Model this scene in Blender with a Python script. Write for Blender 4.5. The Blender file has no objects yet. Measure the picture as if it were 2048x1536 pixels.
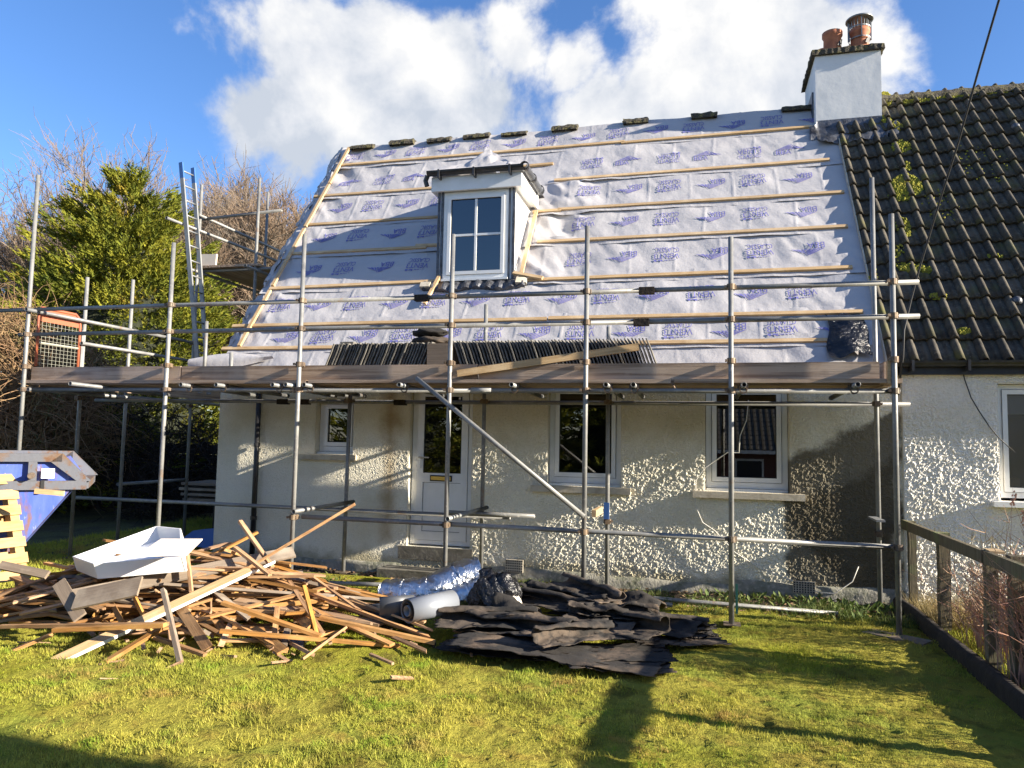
import bpy, math, random
import numpy as np
from mathutils import Vector, Matrix

random.seed(7)
RNG = np.random.default_rng(11)
sc = bpy.context.scene
COL = sc.collection

# ------------------------------------------------------------------ camera
YAW, PITCH, ROLL, FPX, CAMH = .2545, .0761, .0194, 1478., 1.65
_f = np.array([-math.sin(YAW)*math.cos(PITCH), math.cos(YAW)*math.cos(PITCH), math.sin(PITCH)])
_r = np.array([math.cos(YAW), math.sin(YAW), 0.]); _u = np.cross(_r, _f)
_R = math.cos(ROLL)*_r+math.sin(ROLL)*_u; _U = -math.sin(ROLL)*_r+math.cos(ROLL)*_u
CAM = np.array([0, 0, CAMH])
cd = bpy.data.cameras.new('camera'); cam = bpy.data.objects.new('camera', cd); COL.objects.link(cam)
cd.sensor_width = 36; cd.lens = FPX/2048*36; cd.clip_start = .05; cd.clip_end = 2000
m = Matrix.Identity(4)
for i in range(3):
    m[i][0], m[i][1], m[i][2], m[i][3] = _R[i], _U[i], -_f[i], CAM[i]
cam.matrix_world = m
sc.camera = cam

def ray(x, y):
    d = _R*((x-1024)/FPX)+_U*(-(y-768)/FPX)+_f
    return d/np.linalg.norm(d)
def on(x, y, ax, val):
    """survey: where the sight line to a point of the photo meets the plane axis = val"""
    d = ray(x, y); t = (val-CAM[ax])/d[ax]
    return CAM+d*t

# ------------------------------------------------------------------ sun, sky, exposure
SUN = np.array([1., -.075, .345]); SUN /= np.linalg.norm(SUN)
EL = math.asin(SUN[2]); AZ = math.atan2(SUN[0], SUN[1])      # azimuth from +Y towards +X
sl = bpy.data.lights.new('sun', 'SUN'); so = bpy.data.objects.new('sun', sl); COL.objects.link(so)
sl.energy = 5.0; sl.angle = math.radians(.55); sl.color = (1, .9, .74)
so.rotation_euler = Vector((-SUN[0], -SUN[1], -SUN[2])).to_track_quat('-Z', 'Y').to_euler()
so.location = (20, -5, 12)
sc.view_settings.view_transform = 'Standard'; sc.view_settings.look = 'None'
sc.view_settings.exposure = 1.68; sc.view_settings.gamma = 1
sc.cycles.max_bounces = 6; sc.cycles.diffuse_bounces = 3; sc.cycles.transparent_max_bounces = 8
sc.cycles.sample_clamp_indirect = 6

w = bpy.data.worlds.new('World'); sc.world = w; w.use_nodes = True
nt = w.node_tree; nt.nodes.clear()
def N(nt, t, **k):
    n = nt.nodes.new(t)
    for a, b in k.items():
        if a == 'ins':
            for i, v in b.items(): n.inputs[i].default_value = v
        else: setattr(n, a, b)
    return n
def L(nt, a, b): nt.links.new(a, b)
def MATH(nt, op, a, b=None, clamp=False):
    n = nt.nodes.new('ShaderNodeMath'); n.operation = op; n.use_clamp = clamp
    for i, v in enumerate((a, b)):
        if v is None: continue
        if isinstance(v, (int, float)): n.inputs[i].default_value = v
        else: nt.links.new(v, n.inputs[i])
    return n.outputs[0]
sky = N(nt, 'ShaderNodeTexSky', sky_type='NISHITA', sun_disc=False, sun_elevation=EL, sun_rotation=AZ,
        altitude=100, air_density=1.0, dust_density=.25, ozone_density=3.2)
bg = N(nt, 'ShaderNodeBackground'); bg.inputs[1].default_value = .068
tc = N(nt, 'ShaderNodeTexCoord')
# cumulus: soft lobes broken up by fractal noise, the same field all round the sky
lobes = [(600, 85, .115), (545, 225, .085), (735, 95, .085), (800, 205, .13), (900, 235, .15), (1040, 110, .115), (1000, 200, .16),
         (1130, 130, .085), (1330, 190, .13), (1470, 70, .16), (1570, 60, .11), (1450, 190, .16), (1600, 170, .13), (640, 260, .14), (760, 300, .12), (1180, 250, .14), (1330, 270, .14)]
dirs = [(ray(x, y), r) for x, y, r in lobes]
rr = random.Random(5)
for k in range(26):                                              # other clouds round the horizon
    a = math.radians(rr.uniform(60, 300))+math.pi*.0
    if k < 13: a = math.radians(rr.uniform(35, 150))
    else: a = math.radians(rr.uniform(210, 325))
    e = math.radians(rr.uniform(8, 40))
    d = np.array([math.sin(a)*math.cos(e), math.cos(a)*math.cos(e), math.sin(e)])
    if d @ _f > .55: continue
    dirs.append((d, rr.uniform(.08, .2)))
field = None
for d, r in dirs:
    v = N(nt, 'ShaderNodeVectorMath', operation='DISTANCE'); L(nt, tc.outputs['Generated'], v.inputs[0]); v.inputs[1].default_value = tuple(d)
    q = MATH(nt, 'SUBTRACT', 1.0, MATH(nt, 'DIVIDE', v.outputs['Value'], r*.84))
    field = q if field is None else MATH(nt, 'MAXIMUM', field, q)
field = MATH(nt, 'MAXIMUM', field, -.9)
def skynoise(offset):
    mp = N(nt, 'ShaderNodeMapping'); L(nt, tc.outputs['Generated'], mp.inputs[0]); mp.inputs['Location'].default_value = tuple(offset)
    a = N(nt, 'ShaderNodeTexNoise', ins={'Scale': 5.2, 'Detail': 10, 'Roughness': .55, 'Lacunarity': 2.15, 'Distortion': .15})
    L(nt, mp.outputs[0], a.inputs['Vector']); return a.outputs[0]
n0 = skynoise((0, 0, 0)); n1 = skynoise(tuple(-.03*SUN+np.array([0, 0, -.035])))
dens = MATH(nt, 'ADD', MATH(nt, 'MULTIPLY', field, 1.1), MATH(nt, 'MULTIPLY', MATH(nt, 'SUBTRACT', n0, .525), 3.2))
mr = N(nt, 'ShaderNodeMapRange', interpolation_type='SMOOTHSTEP', ins={'From Min': .02, 'From Max': .48}); L(nt, dens, mr.inputs[0])
lit = MATH(nt, 'ADD', MATH(nt, 'MULTIPLY', MATH(nt, 'SUBTRACT', n0, n1), 3.6), .60)
sep = N(nt, 'ShaderNodeSeparateXYZ'); L(nt, tc.outputs['Generated'], sep.inputs[0])
lit = MATH(nt, 'ADD', lit, MATH(nt, 'MULTIPLY', MATH(nt, 'SUBTRACT', sep.outputs[2], .44), 3.2))
lit = MATH(nt, 'ADD', lit, MATH(nt, 'MULTIPLY', sep.outputs[0], .45), clamp=True)
cr = N(nt, 'ShaderNodeValToRGB'); L(nt, lit, cr.inputs[0])
cr.color_ramp.elements[0].color = (2.9, 3.15, 3.55, 1); cr.color_ramp.elements[0].position = .05
cr.color_ramp.elements[1].color = (4.85, 4.8, 4.7, 1); cr.color_ramp.elements[1].position = .95
e_ = cr.color_ramp.elements.new(.5); e_.color = (3.9, 4.0, 4.2, 1)
mx = N(nt, 'ShaderNodeMix', data_type='RGBA'); L(nt, MATH(nt, 'MULTIPLY', mr.outputs[0], .97), mx.inputs[0])
hs = N(nt, 'ShaderNodeHueSaturation', ins={'Saturation': 1.12, 'Value': 1.0}); L(nt, sky.outputs[0], hs.inputs['Color'])
tn = N(nt, 'ShaderNodeMix', data_type='RGBA', blend_type='MULTIPLY', ins={0: 1.0}); L(nt, hs.outputs[0], tn.inputs[6]); tn.inputs[7].default_value = (1.0, 1.0, 1.16, 1)
L(nt, tn.outputs[2], mx.inputs[6]); L(nt, cr.outputs[0], mx.inputs[7])
out = N(nt, 'ShaderNodeOutputWorld'); L(nt, mx.outputs[2], bg.inputs[0]); L(nt, bg.outputs[0], out.inputs[0])

# ------------------------------------------------------------------ helpers
def V(*a): return np.array(a, float)
def unit(a): a = np.asarray(a, float); return a/np.linalg.norm(a)

class MB:
    def __init__(s): s.v = []; s.f = []
    def add(s, vs, fs):
        o = len(s.v); s.v += [tuple(map(float, p)) for p in vs]; s.f += [tuple(i+o for i in f) for f in fs]; return s
    def obox(s, c, ax, ay, az):
        c, ax, ay, az = map(lambda q: np.asarray(q, float), (c, ax, ay, az))
        vs = [c+i*ax+j*ay+k*az for k in (-1, 1) for j in (-1, 1) for i in (-1, 1)]
        return s.add(vs, [(0, 2, 3, 1), (4, 5, 7, 6), (0, 1, 5, 4), (2, 6, 7, 3), (0, 4, 6, 2), (1, 3, 7, 5)])
    def box(s, lo, hi):
        lo, hi = np.asarray(lo, float), np.asarray(hi, float); h = (hi-lo)/2
        return s.obox((lo+hi)/2, (h[0], 0, 0), (0, h[1], 0), (0, 0, h[2]))
    def beam(s, p0, p1, wd, ht, up=(0, 0, 1)):
        p0, p1 = np.asarray(p0, float), np.asarray(p1, float); d = p1-p0; ln = np.linalg.norm(d); d /= ln
        up = np.asarray(up, float); side = np.cross(d, up)
        if np.linalg.norm(side) < 1e-4: side = np.cross(d, (0, 1, 0))
        side = unit(side); u = np.cross(side, d)
        return s.obox((p0+p1)/2, d*ln/2, side*wd/2, u*ht/2)
    def path(s, pts, r, n=8, cap=True, closed=False):
        pts = [np.asarray(p, float) for p in pts]; m_ = len(pts)
        rs = r if hasattr(r, '__len__') else [r]*m_
        rings = []; ref = None
        for i, p in enumerate(pts):
            t = unit(pts[min(i+1, m_-1)]-pts[max(i-1, 0)])
            if ref is None:
                ref = np.cross(t, (0, 0, 1) if abs(t[2]) < .9 else (0, 1, 0))
            ref = unit(ref-t*(ref@t)); b = np.cross(t, ref)
            rings.append([p+rs[i]*(math.cos(2*math.pi*k/n)*ref+math.sin(2*math.pi*k/n)*b) for k in range(n)])
        vs = [q for R_ in rings for q in R_]; fs = []
        for i in range(m_-1):
            for k in range(n):
                a, b_ = i*n+k, i*n+(k+1) % n
                fs.append((a, b_, b_+n, a+n))
        if cap: fs += [tuple(range(n-1, -1, -1)), tuple((m_-1)*n+k for k in range(n))]
        return s.add(vs, fs)
    def tube(s, p0, p1, r, n=10): return s.path([p0, p1], r, n)
    def pipe(s, p0, p1, r, t, n=12):
        """open-ended tube with a wall"""
        p0, p1 = np.asarray(p0, float), np.asarray(p1, float); d = unit(p1-p0)
        a = unit(np.cross(d, (0, 0, 1) if abs(d[2]) < .9 else (0, 1, 0))); b = np.cross(d, a); vs = []
        for p, q in ((p0, r), (p1, r), (p1, r-t), (p0, r-t)):
            vs += [p+q*(math.cos(2*math.pi*k/n)*a+math.sin(2*math.pi*k/n)*b) for k in range(n)]
        fs = []
        for j in range(4):
            for k in range(n):
                k2 = (k+1) % n; j2 = (j+1) % 4
                fs.append((j*n+k, j*n+k2, j2*n+k2, j2*n+k))
        return s.add(vs, fs)
    def lathe(s, prof, c, n=16):
        c = np.asarray(c, float); vs = []; m_ = len(prof)
        for r, z in prof: vs += [c+V(r*math.cos(2*math.pi*k/n), r*math.sin(2*math.pi*k/n), z) for k in range(n)]
        fs = [(i*n+k, i*n+(k+1) % n, (i+1)*n+(k+1) % n, (i+1)*n+k) for i in range(m_-1) for k in range(n)]
        return s.add(vs, fs)
    def prism(s, poly, ext):
        poly = [np.asarray(p, float) for p in poly]; n = len(poly); ext = np.asarray(ext, float)
        return s.add(poly+[p+ext for p in poly], [tuple(range(n-1, -1, -1)), tuple(range(n, 2*n))]+[(i, (i+1) % n, n+(i+1) % n, n+i) for i in range(n)])
    def grid(s, P):
        a, b = P.shape[:2]
        return s.add(P.reshape(-1, 3), [(i*b+j, i*b+j+1, (i+1)*b+j+1, (i+1)*b+j) for i in range(a-1) for j in range(b-1)])
    def mesh(s, name, mt, smooth=False):
        me = bpy.data.meshes.new(name); me.from_pydata(s.v, [], s.f); me.materials.append(mt)
        if smooth: me.polygons.foreach_set('use_smooth', [True]*len(me.polygons))
        me.update(); return me
    def build(s, name, mt, parent=None, smooth=False):
        return put(name, s.mesh(name, mt, smooth), parent)

def put(name, me, parent=None, matrix=None):
    o = bpy.data.objects.new(name, me); COL.objects.link(o)
    if parent is not None: o.parent = parent
    if matrix is not None: o.matrix_local = matrix
    return o
def nmesh(name, v, f, mt, smooth=False, sizes=None):
    """fast mesh from arrays: v (n,3), f (m,k)"""
    me = bpy.data.meshes.new(name); v = np.asarray(v, np.float32); f = np.asarray(f, np.int32); k = f.shape[1]
    me.vertices.add(len(v)); me.vertices.foreach_set('co', v.ravel())
    me.loops.add(f.size); me.loops.foreach_set('vertex_index', f.ravel())
    me.polygons.add(len(f)); me.polygons.foreach_set('loop_start', np.arange(len(f), dtype=np.int32)*k)
    me.polygons.foreach_set('use_smooth', np.full(len(f), smooth))
    me.materials.append(mt); me.update(calc_edges=True); me.validate(); return me
def tag(o, label, cat=None, group=None, kind=None):
    if label: o['label'] = label
    if cat: o['category'] = cat
    if group: o['group'] = group
    if kind: o['kind'] = kind
    return o
def empty(name, loc, label, cat, group=None):
    o = bpy.data.objects.new(name, None); COL.objects.link(o); o.empty_display_size = .1
    return tag(o, label, cat, group)      # stays at the world origin: parts carry world coordinates
def frame_m(p0, p1, up=(0, 0, 1)):
    """matrix with local X from p0 to p1, origin in the middle"""
    p0, p1 = np.asarray(p0, float), np.asarray(p1, float); d = unit(p1-p0); side = np.cross(up, d)
    if np.linalg.norm(side) < 1e-3: side = np.cross((0, 1, 0), d)
    side = unit(side); u = np.cross(d, side); c = (p0+p1)/2; mm = Matrix.Identity(4)
    for i in range(3): mm[i][0], mm[i][1], mm[i][2], mm[i][3] = d[i], side[i], u[i], c[i]
    return mm
def stick_mesh(name, ln, wd, ht, mt, taper=0., skew=0.):
    a = ln/2; y = wd/2; z = ht/2
    vs = [(-a, -y, -z), (a, -y, -z), (-a-skew, y, -z), (a-taper, y, -z), (-a, -y, z), (a, -y, z), (-a-skew, y, z), (a-taper, y, z)]
    return MB().add(vs, [(0, 2, 3, 1), (4, 5, 7, 6), (0, 1, 5, 4), (2, 6, 7, 3), (0, 4, 6, 2), (1, 3, 7, 5)]).mesh(name, mt)

# numpy value noise
_perm = RNG.random((64, 64, 4))
def vnoise(x, y, k=0):
    x = np.asarray(x, float); y = np.asarray(y, float)
    xi = np.floor(x).astype(int); yi = np.floor(y).astype(int); fx = x-xi; fy = y-yi
    fx = fx*fx*(3-2*fx); fy = fy*fy*(3-2*fy); T = _perm[:, :, k % 4]
    g = lambda a, b: T[(a+17*(k//4)) % 64, b % 64]
    return (g(xi, yi)*(1-fx)+g(xi+1, yi)*fx)*(1-fy)+(g(xi, yi+1)*(1-fx)+g(xi+1, yi+1)*fx)*fy
def fbm(x, y, oct=4, k=0, gain=.5):
    s = 0; a = 1; t = 0
    for i in range(oct):
        s = s+a*(vnoise(np.asarray(x)*2**i+13.7*i, np.asarray(y)*2**i+7.3*i, k+i)-.5); t += a; a *= gain
    return s/t*2

# ------------------------------------------------------------------ materials
def mat(name, col, rough=.8, metal=0., layers=(), bump=(), rand=0., spec=.5, stretch=None, coat=0., transl=0.):
    """layers: (scale, colour, lo, hi[, stretch]) noise-masked colours; bump: (scale, strength, distance[, kind])"""
    M_ = bpy.data.materials.new(name); M_.use_nodes = True; t = M_.node_tree; b = t.nodes['Principled BSDF']
    b.inputs['Roughness'].default_value = rough; b.inputs['Metallic'].default_value = metal
    b.inputs['Specular IOR Level'].default_value = spec; b.inputs['Coat Weight'].default_value = coat
    c = N(t, 'ShaderNodeTexCoord'); base = N(t, 'ShaderNodeRGB'); base.outputs[0].default_value = (*col, 1); cur = base.outputs[0]
    oi = N(t, 'ShaderNodeObjectInfo')
    def coords(st):
        src = c.outputs['Object']
        if st or rand:
            mp = N(t, 'ShaderNodeMapping'); L(t, src, mp.inputs[0]); mp.inputs['Scale'].default_value = st or (1, 1, 1)
            if rand:
                cb = N(t, 'ShaderNodeCombineXYZ'); q = MATH(t, 'MULTIPLY', oi.outputs['Random'], 50.)
                for i in range(3): L(t, q, cb.inputs[i])
                L(t, cb.outputs[0], mp.inputs['Location'])
            src = mp.outputs[0]
        return src
    for ly in layers:
        s_, cc, lo, hi = ly[:4]; st = ly[4] if len(ly) > 4 else stretch
        n = N(t, 'ShaderNodeTexNoise', ins={'Scale': s_, 'Detail': 6, 'Roughness': .6}); L(t, coords(st), n.inputs['Vector'])
        r = N(t, 'ShaderNodeMapRange', ins={'From Min': lo, 'From Max': hi}); L(t, n.outputs[0], r.inputs[0])
        x = N(t, 'ShaderNodeMix', data_type='RGBA'); L(t, r.outputs[0], x.inputs[0]); L(t, cur, x.inputs[6]); x.inputs[7].default_value = (*cc, 1); cur = x.outputs[2]
    if rand:
        h = N(t, 'ShaderNodeHueSaturation'); L(t, cur, h.inputs['Color'])
        L(t, MATH(t, 'ADD', MATH(t, 'MULTIPLY', oi.outputs['Random'], 2*rand), 1-rand), h.inputs['Value'])
        q = MATH(t, 'FRACT', MATH(t, 'MULTIPLY', oi.outputs['Random'], 37.3))
        L(t, MATH(t, 'ADD', MATH(t, 'MULTIPLY', q, rand*.9), 1-rand*.5), h.inputs['Saturation'])
        cur = h.outputs[0]
    L(t, cur, b.inputs['Base Color'])
    nrm = None
    for bp in bump:
        if len(bp) > 3 and bp[3] == 'vor':
            n = N(t, 'ShaderNodeTexVoronoi', ins={'Scale': bp[0]}); o_ = n.outputs['Distance']
        else:
            n = N(t, 'ShaderNodeTexNoise', ins={'Scale': bp[0], 'Detail': 5, 'Roughness': .6}); o_ = n.outputs[0]
        L(t, coords(bp[4] if len(bp) > 4 else stretch), n.inputs['Vector'])
        k = N(t, 'ShaderNodeBump', ins={'Strength': bp[1], 'Distance': bp[2]}); L(t, o_, k.inputs['Height'])
        if len(bp) > 3 and bp[3] == 'vor': k.invert = True
        if nrm is not None: L(t, nrm, k.inputs['Normal'])
        nrm = k.outputs[0]
    if nrm is not None: L(t, nrm, b.inputs['Normal'])
    if transl:
        tr = N(t, 'ShaderNodeBsdfTranslucent'); L(t, cur, tr.inputs[0]); ms = N(t, 'ShaderNodeMixShader', ins={0: transl})
        L(t, b.outputs[0], ms.inputs[1]); L(t, tr.outputs[0], ms.inputs[2]); L(t, ms.outputs[0], t.nodes['Material Output'].inputs[0])
    M_.cycles.use_bump_map_correction = False
    return M_
def glass(name, tint, trans=.6, refl_rough=.0):
    M_ = bpy.data.materials.new(name); M_.use_nodes = True; t = M_.node_tree; t.nodes.remove(t.nodes['Principled BSDF'])
    g = N(t, 'ShaderNodeBsdfGlossy', ins={'Roughness': refl_rough, 'Color': (1, 1, 1, 1)}); tr = N(t, 'ShaderNodeBsdfTransparent', ins={'Color': (*tint, 1)})
    fr = N(t, 'ShaderNodeFresnel', ins={'IOR': 1.75}); k = MATH(t, 'ADD', fr.outputs[0], .06, True)
    ms = N(t, 'ShaderNodeMixShader'); L(t, k, ms.inputs[0]); L(t, tr.outputs[0], ms.inputs[1]); L(t, g.outputs[0], ms.inputs[2])
    L(t, ms.outputs[0], t.nodes['Material Output'].inputs[0]); return M_

def wall_mat(name, base, stains_and_shade):
    """wet-dash render: chunky chips of stone; stains have their own shapes in wall coordinates (x, z)"""
    M_ = mat(name, base, .85, layers=((1.3, (base[0]*.86, base[1]*.85, base[2]*.80), .45, .7), (60, (base[0]*.8, base[1]*.79, base[2]*.75), .5, .75)),
             bump=((90, .6, .012, 'vor'),), spec=.2)
    t = M_.node_tree; b = t.nodes['Principled BSDF']; cur = b.inputs['Base Color'].links[0].from_socket
    c = N(t, 'ShaderNodeTexCoord'); sp = N(t, 'ShaderNodeSeparateXYZ'); L(t, c.outputs['Object'], sp.inputs[0])
    n = N(t, 'ShaderNodeTexNoise', ins={'Scale': 2.6, 'Detail': 7, 'Roughness': .65}); L(t, c.outputs['Object'], n.inputs['Vector'])
    nz = MATH(t, 'SUBTRACT', n.outputs[0], .5)
    for col, x0, z0, x1, z1, soft, rag, amt in stains_and_shade:       # a rectangle sheared: inside-ness from four sides
        # signed distance to each edge (positive inside), ragged by noise
        dx0 = MATH(t, 'SUBTRACT', sp.outputs[0], x0) if not isinstance(x0, tuple) else MATH(t, 'SUBTRACT', sp.outputs[0], MATH(t, 'ADD', MATH(t, 'MULTIPLY', sp.outputs[2], x0[1]), x0[0]))
        dx1 = MATH(t, 'SUBTRACT', x1, sp.outputs[0]); dz0 = MATH(t, 'SUBTRACT', sp.outputs[2], z0)
        dz1 = MATH(t, 'SUBTRACT', z1, sp.outputs[2]) if not isinstance(z1, tuple) else MATH(t, 'SUBTRACT', MATH(t, 'ADD', MATH(t, 'MULTIPLY', sp.outputs[0], z1[1]), z1[0]), sp.outputs[2])
        d = MATH(t, 'MINIMUM', MATH(t, 'MINIMUM', dx0, dx1), MATH(t, 'MINIMUM', dz0, dz1))
        d = MATH(t, 'ADD', d, MATH(t, 'MULTIPLY', nz, rag))
        r = N(t, 'ShaderNodeMapRange', interpolation_type='SMOOTHSTEP', ins={'From Min': 0., 'From Max': soft, 'To Max': amt}); L(t, d, r.inputs[0])
        x = N(t, 'ShaderNodeMix', data_type='RGBA', blend_type='MULTIPLY'); L(t, r.outputs[0], x.inputs[0]); L(t, cur, x.inputs[6]); x.inputs[7].default_value = (*col, 1); cur = x.outputs[2]
    L(t, cur, b.inputs['Base Color']); return M_

m_wall = wall_mat('pebbledash', (.76, .72, .60), [
    ((.21, .195, .17), (.80, .0), -.3, 2.06, (1.02, .56), .10, .50, .95),     # damp at the party wall
    ((.5, .47, .42), (1.55, -.85), -.3, 2.06, (.55, .55), .16, .5, .9),
    ((.50, .38, .24), -4.02, .25, -3.62, 2.7, .25, .35, .85),                # rusty run beside the door
    ((.72, .64, .46), -6.4, 1.5, 1.2, 2.7, .5, .5, .75),                     # yellowish bounce-lit shade under the eaves, painted into the wall colour
    ((.45, .42, .32), -6.4, -.3, 1.0, .28, .18, .5, .8)])                    # splash dirt at the foot
m_wall2 = wall_mat('pebbledash_white', (.80, .765, .69), [((.55, .55, .5), 1.9, -.3, 9, .16, .12, .3, .7)])
m_plinth = mat('plinth', (.25, .24, .20), .9, layers=((5, (.12, .13, .08), .45, .65), (18, (.38, .36, .30), .5, .7)), bump=((22, .7, .02),))
m_white = mat('white_upvc', (.78, .78, .76), .35, layers=((4, (.68, .68, .64), .45, .8),))
m_whitebox = mat('white_plastic', (.82, .82, .82), .3)
m_cream = mat('cream_board', (.80, .70, .58), .6, layers=((6, (.72, .62, .5), .4, .7),))
m_rubber = mat('black_seal', (.02, .02, .02), .6)
m_blackplas = mat('black_gutter', (.022, .022, .024), .38, layers=((9, (.05, .05, .05), .5, .8),))
m_lead = mat('lead', (.12, .125, .14), .45, .6, layers=((7, (.05, .05, .055), .4, .65), (30, (.24, .24, .25), .55, .75)), bump=((14, .5, .03),))
m_membrane = mat('roof_underlay', (.455, .44, .445), .75, layers=((2.2, (.40, .385, .40), .4, .7), (70, (.42, .41, .42), .45, .65)), bump=((3.5, .30, .05), (9, .12, .015)), transl=.06)
m_print = mat('print_blue', (.13, .13, .38), .7, layers=((40, (.30, .29, .45), .5, .75),))
m_batten = mat('new_batten', (.52, .36, .19), .75, layers=((9, (.36, .23, .11), .4, .68, (.35, 6, 6)), (3, (.60, .45, .27), .5, .7)), rand=.12, bump=((16, .3, .006, '', (.3, 6, 6)),))
m_old = mat('old_batten', (.37, .195, .075), .8, layers=((7, (.17, .085, .032), .44, .64, (.5, 8, 8)), (2.4, (.48, .29, .13), .5, .72)), rand=.38, bump=((16, .4, .008, '', (.3, 6, 6)),))
m_grey = mat('weathered_board', (.22, .17, .125), .85, layers=((6, (.17, .13, .095), .42, .66, (.4, 9, 9)), (3, (.35, .29, .22), .5, .7)), rand=.12, bump=((16, .4, .006, '', (.3, 6, 6)),))
m_scaffboard = mat('scaffold_board', (.40, .29, .205), .85, layers=((3, (.21, .14, .09), .44, .60, (.30, 11, 11)), (1.5, (.50, .385, .29), .5, .75), (30, (.1, .07, .05), .68, .74, (1, 1, 1))), rand=.1, bump=((14, .4, .006, '', (.3, 6, 6)),))
m_pallet = mat('pallet_pine', (.42, .27, .12), .8, layers=((6, (.31, .185, .07), .45, .7, (3, .4, 6)),), rand=.1)
m_post = mat('fence_timber', (.155, .125, .08), .9, layers=((8, (.10, .085, .05), .4, .65, (6, 6, .5)), (3, (.16, .19, .08), .55, .75)), bump=((14, .5, .008, '', (6, 6, .4)),))
m_darkwood = mat('dark_timber', (.032, .023, .016), .95, layers=((7, (.016, .012, .009), .4, .65),), bump=((14, .5, .02),))
m_galv = mat('galvanised_tube', (.23, .23, .22), .5, .2, layers=((3, (.15, .15, .15), .42, .62), (26, (.38, .37, .34), .58, .75), (5, (.20, .14, .10), .63, .72)), rand=.15, bump=((40, .1, .003),))
m_coupler = mat('rusty_coupler', (.19, .14, .095), .7, .3, layers=((22, (.12, .085, .06), .4, .6), (12, (.32, .27, .20), .55, .7)), rand=.3)
m_alu = mat('aluminium', (.27, .275, .275), .5, .3, layers=((5, (.19, .195, .2), .4, .7),))
m_blue = mat('blue_paint', (.04, .12, .34), .5)
m_red = mat('red_oxide', (.36, .10, .045), .6, layers=((8, (.28, .09, .05), .4, .7), (14, (.5, .42, .38), .66, .7)))
m_mesh = mat('mesh_wire', (.34, .34, .28), .6, .2)
m_skip = mat('skip_blue', (.055, .10, .42), .5, layers=((1.6, (.10, .15, .42), .4, .6, (3, 3, .6)), (2.6, (.20, .10, .05), .53, .62, (2.2, 2.2, .7)), (9, (.30, .33, .42), .62, .72, (3, 3, 1))), bump=((8, .2, .02),))
m_skiprim = mat('skip_rim', (.11, .115, .135), .65, layers=((3, (.15, .09, .05), .48, .62), (12, (.12, .06, .03), .56, .66)), bump=((20, .3, .01),))
m_felt = mat('roofing_felt', (.020, .017, .015), .92, layers=((1.7, (.105, .075, .052), .50, .60), (16, (.018, .017, .017), .52, .7)), bump=((90, .5, .004), (7, .5, .03)), rand=.3)
m_foil = mat('foil_insulation', (.66, .67, .69), .30, 1.0, layers=((3, (.45, .46, .49), .45, .65),), bump=((6, .8, .05, '', (1, 1, 1)), (16, .6, .02)))
m_greyroll = mat('grey_plastic', (.075, .08, .092), .4, layers=((3, (.05, .053, .06), .4, .7),))
m_palegrey = mat('pale_grey_roll', (.19, .205, .235), .35)
m_blackbag = mat('black_polythene', (.012, .012, .014), .22, bump=((5, .8, .08), (13, .8, .04)))
m_tile = mat('concrete_tile', (.075, .064, .048), .95, layers=((9, (.034, .029, .022), .45, .66), (24, (.125, .11, .084), .56, .72), (3, (.085, .080, .030), .53, .70), (45, (.20, .18, .14), .66, .72)), rand=.30, bump=((60, .5, .006),))
m_tilestack = mat('stacked_tile', (.17, .16, .14), .92, layers=((14, (.09, .082, .07), .45, .66), (30, (.27, .25, .21), .58, .74)), rand=.25, bump=((60, .5, .006),))
m_moss = mat('moss', (.25, .24, .022), .95, layers=((14, (.14, .14, .014), .42, .62), (6, (.34, .28, .04), .5, .68)), bump=((40, .8, .02),))
m_ridge = mat('mossy_ridge', (.06, .052, .038), .95, layers=((10, (.12, .105, .04), .48, .62), (26, (.025, .022, .018), .5, .68)), bump=((25, .9, .03),))
m_chim = mat('painted_render', (.72, .72, .71), .75, layers=((2.2, (.64, .65, .65), .4, .68),), bump=((3, .18, .03), (9, .10, .012)))
m_terra = mat('terracotta', (.42, .155, .075), .75, layers=((7, (.30, .10, .05), .42, .66),))
m_cable = mat('black_cable', (.02, .02, .022), .5)
m_wire = mat('white_wire', (.6, .58, .52), .6)
m_brass = mat('brass', (.55, .38, .09), .35, .7)
m_steel = mat('cowl_steel', (.28, .28, .27), .4, .8)
m_conc = mat('step_concrete', (.13, .12, .10), .92, layers=((8, (.07, .065, .05), .42, .66), (20, (.2, .19, .15), .55, .72)), bump=((40, .5, .01),))
m_sill = mat('stone_sill', (.50, .45, .36), .85, layers=((9, (.36, .31, .23), .45, .68),), bump=((40, .4, .006),))
m_int = mat('dark_room', (.012, .012, .013), .95)
m_blind = mat('roller_blind', (.62, .64, .66), .8)
m_card = mat('cardboard', (.33, .22, .12), .8)
m_glass = glass('window_glass', (.55, .57, .57))
m_paper = mat('paper', (.8, .8, .8), .7)
m_ink = mat('ink', (.03, .03, .04), .8)
m_bark = mat('bark', (.13, .105, .075), .95, layers=((3, (.07, .055, .04), .4, .65), (2, (.13, .13, .06), .55, .7)), bump=((14, .6, .03),))
m_twig = mat('bare_twigs', (.20, .155, .115), .9, layers=((.5, (.24, .165, .11), .4, .6), (.8, (.16, .14, .115), .5, .65)))
m_conifer = mat('conifer_foliage', (.13, .15, .018), .85, layers=((.9, (.22, .21, .020), .42, .60), (2.5, (.055, .08, .014), .50, .66), (.7, (.33, .22, .035), .58, .70)), transl=.15, spec=.2)
m_bramble = mat('bramble', (.20, .115, .06), .9, layers=((1.2, (.28, .18, .09), .4, .62), (1.5, (.12, .11, .04), .55, .66)))
m_redstem = mat('red_stems', (.34, .17, .12), .8, layers=((3, (.46, .30, .19), .45, .62),))
m_drygrass = mat('dry_grass', (.42, .32, .15), .9, layers=((3, (.30, .24, .10), .42, .62),), transl=.2)
m_weed = mat('weed_leaf', (.08, .125, .025), .8, layers=((5, (.13, .15, .03), .45, .62),), transl=.2)
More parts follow.
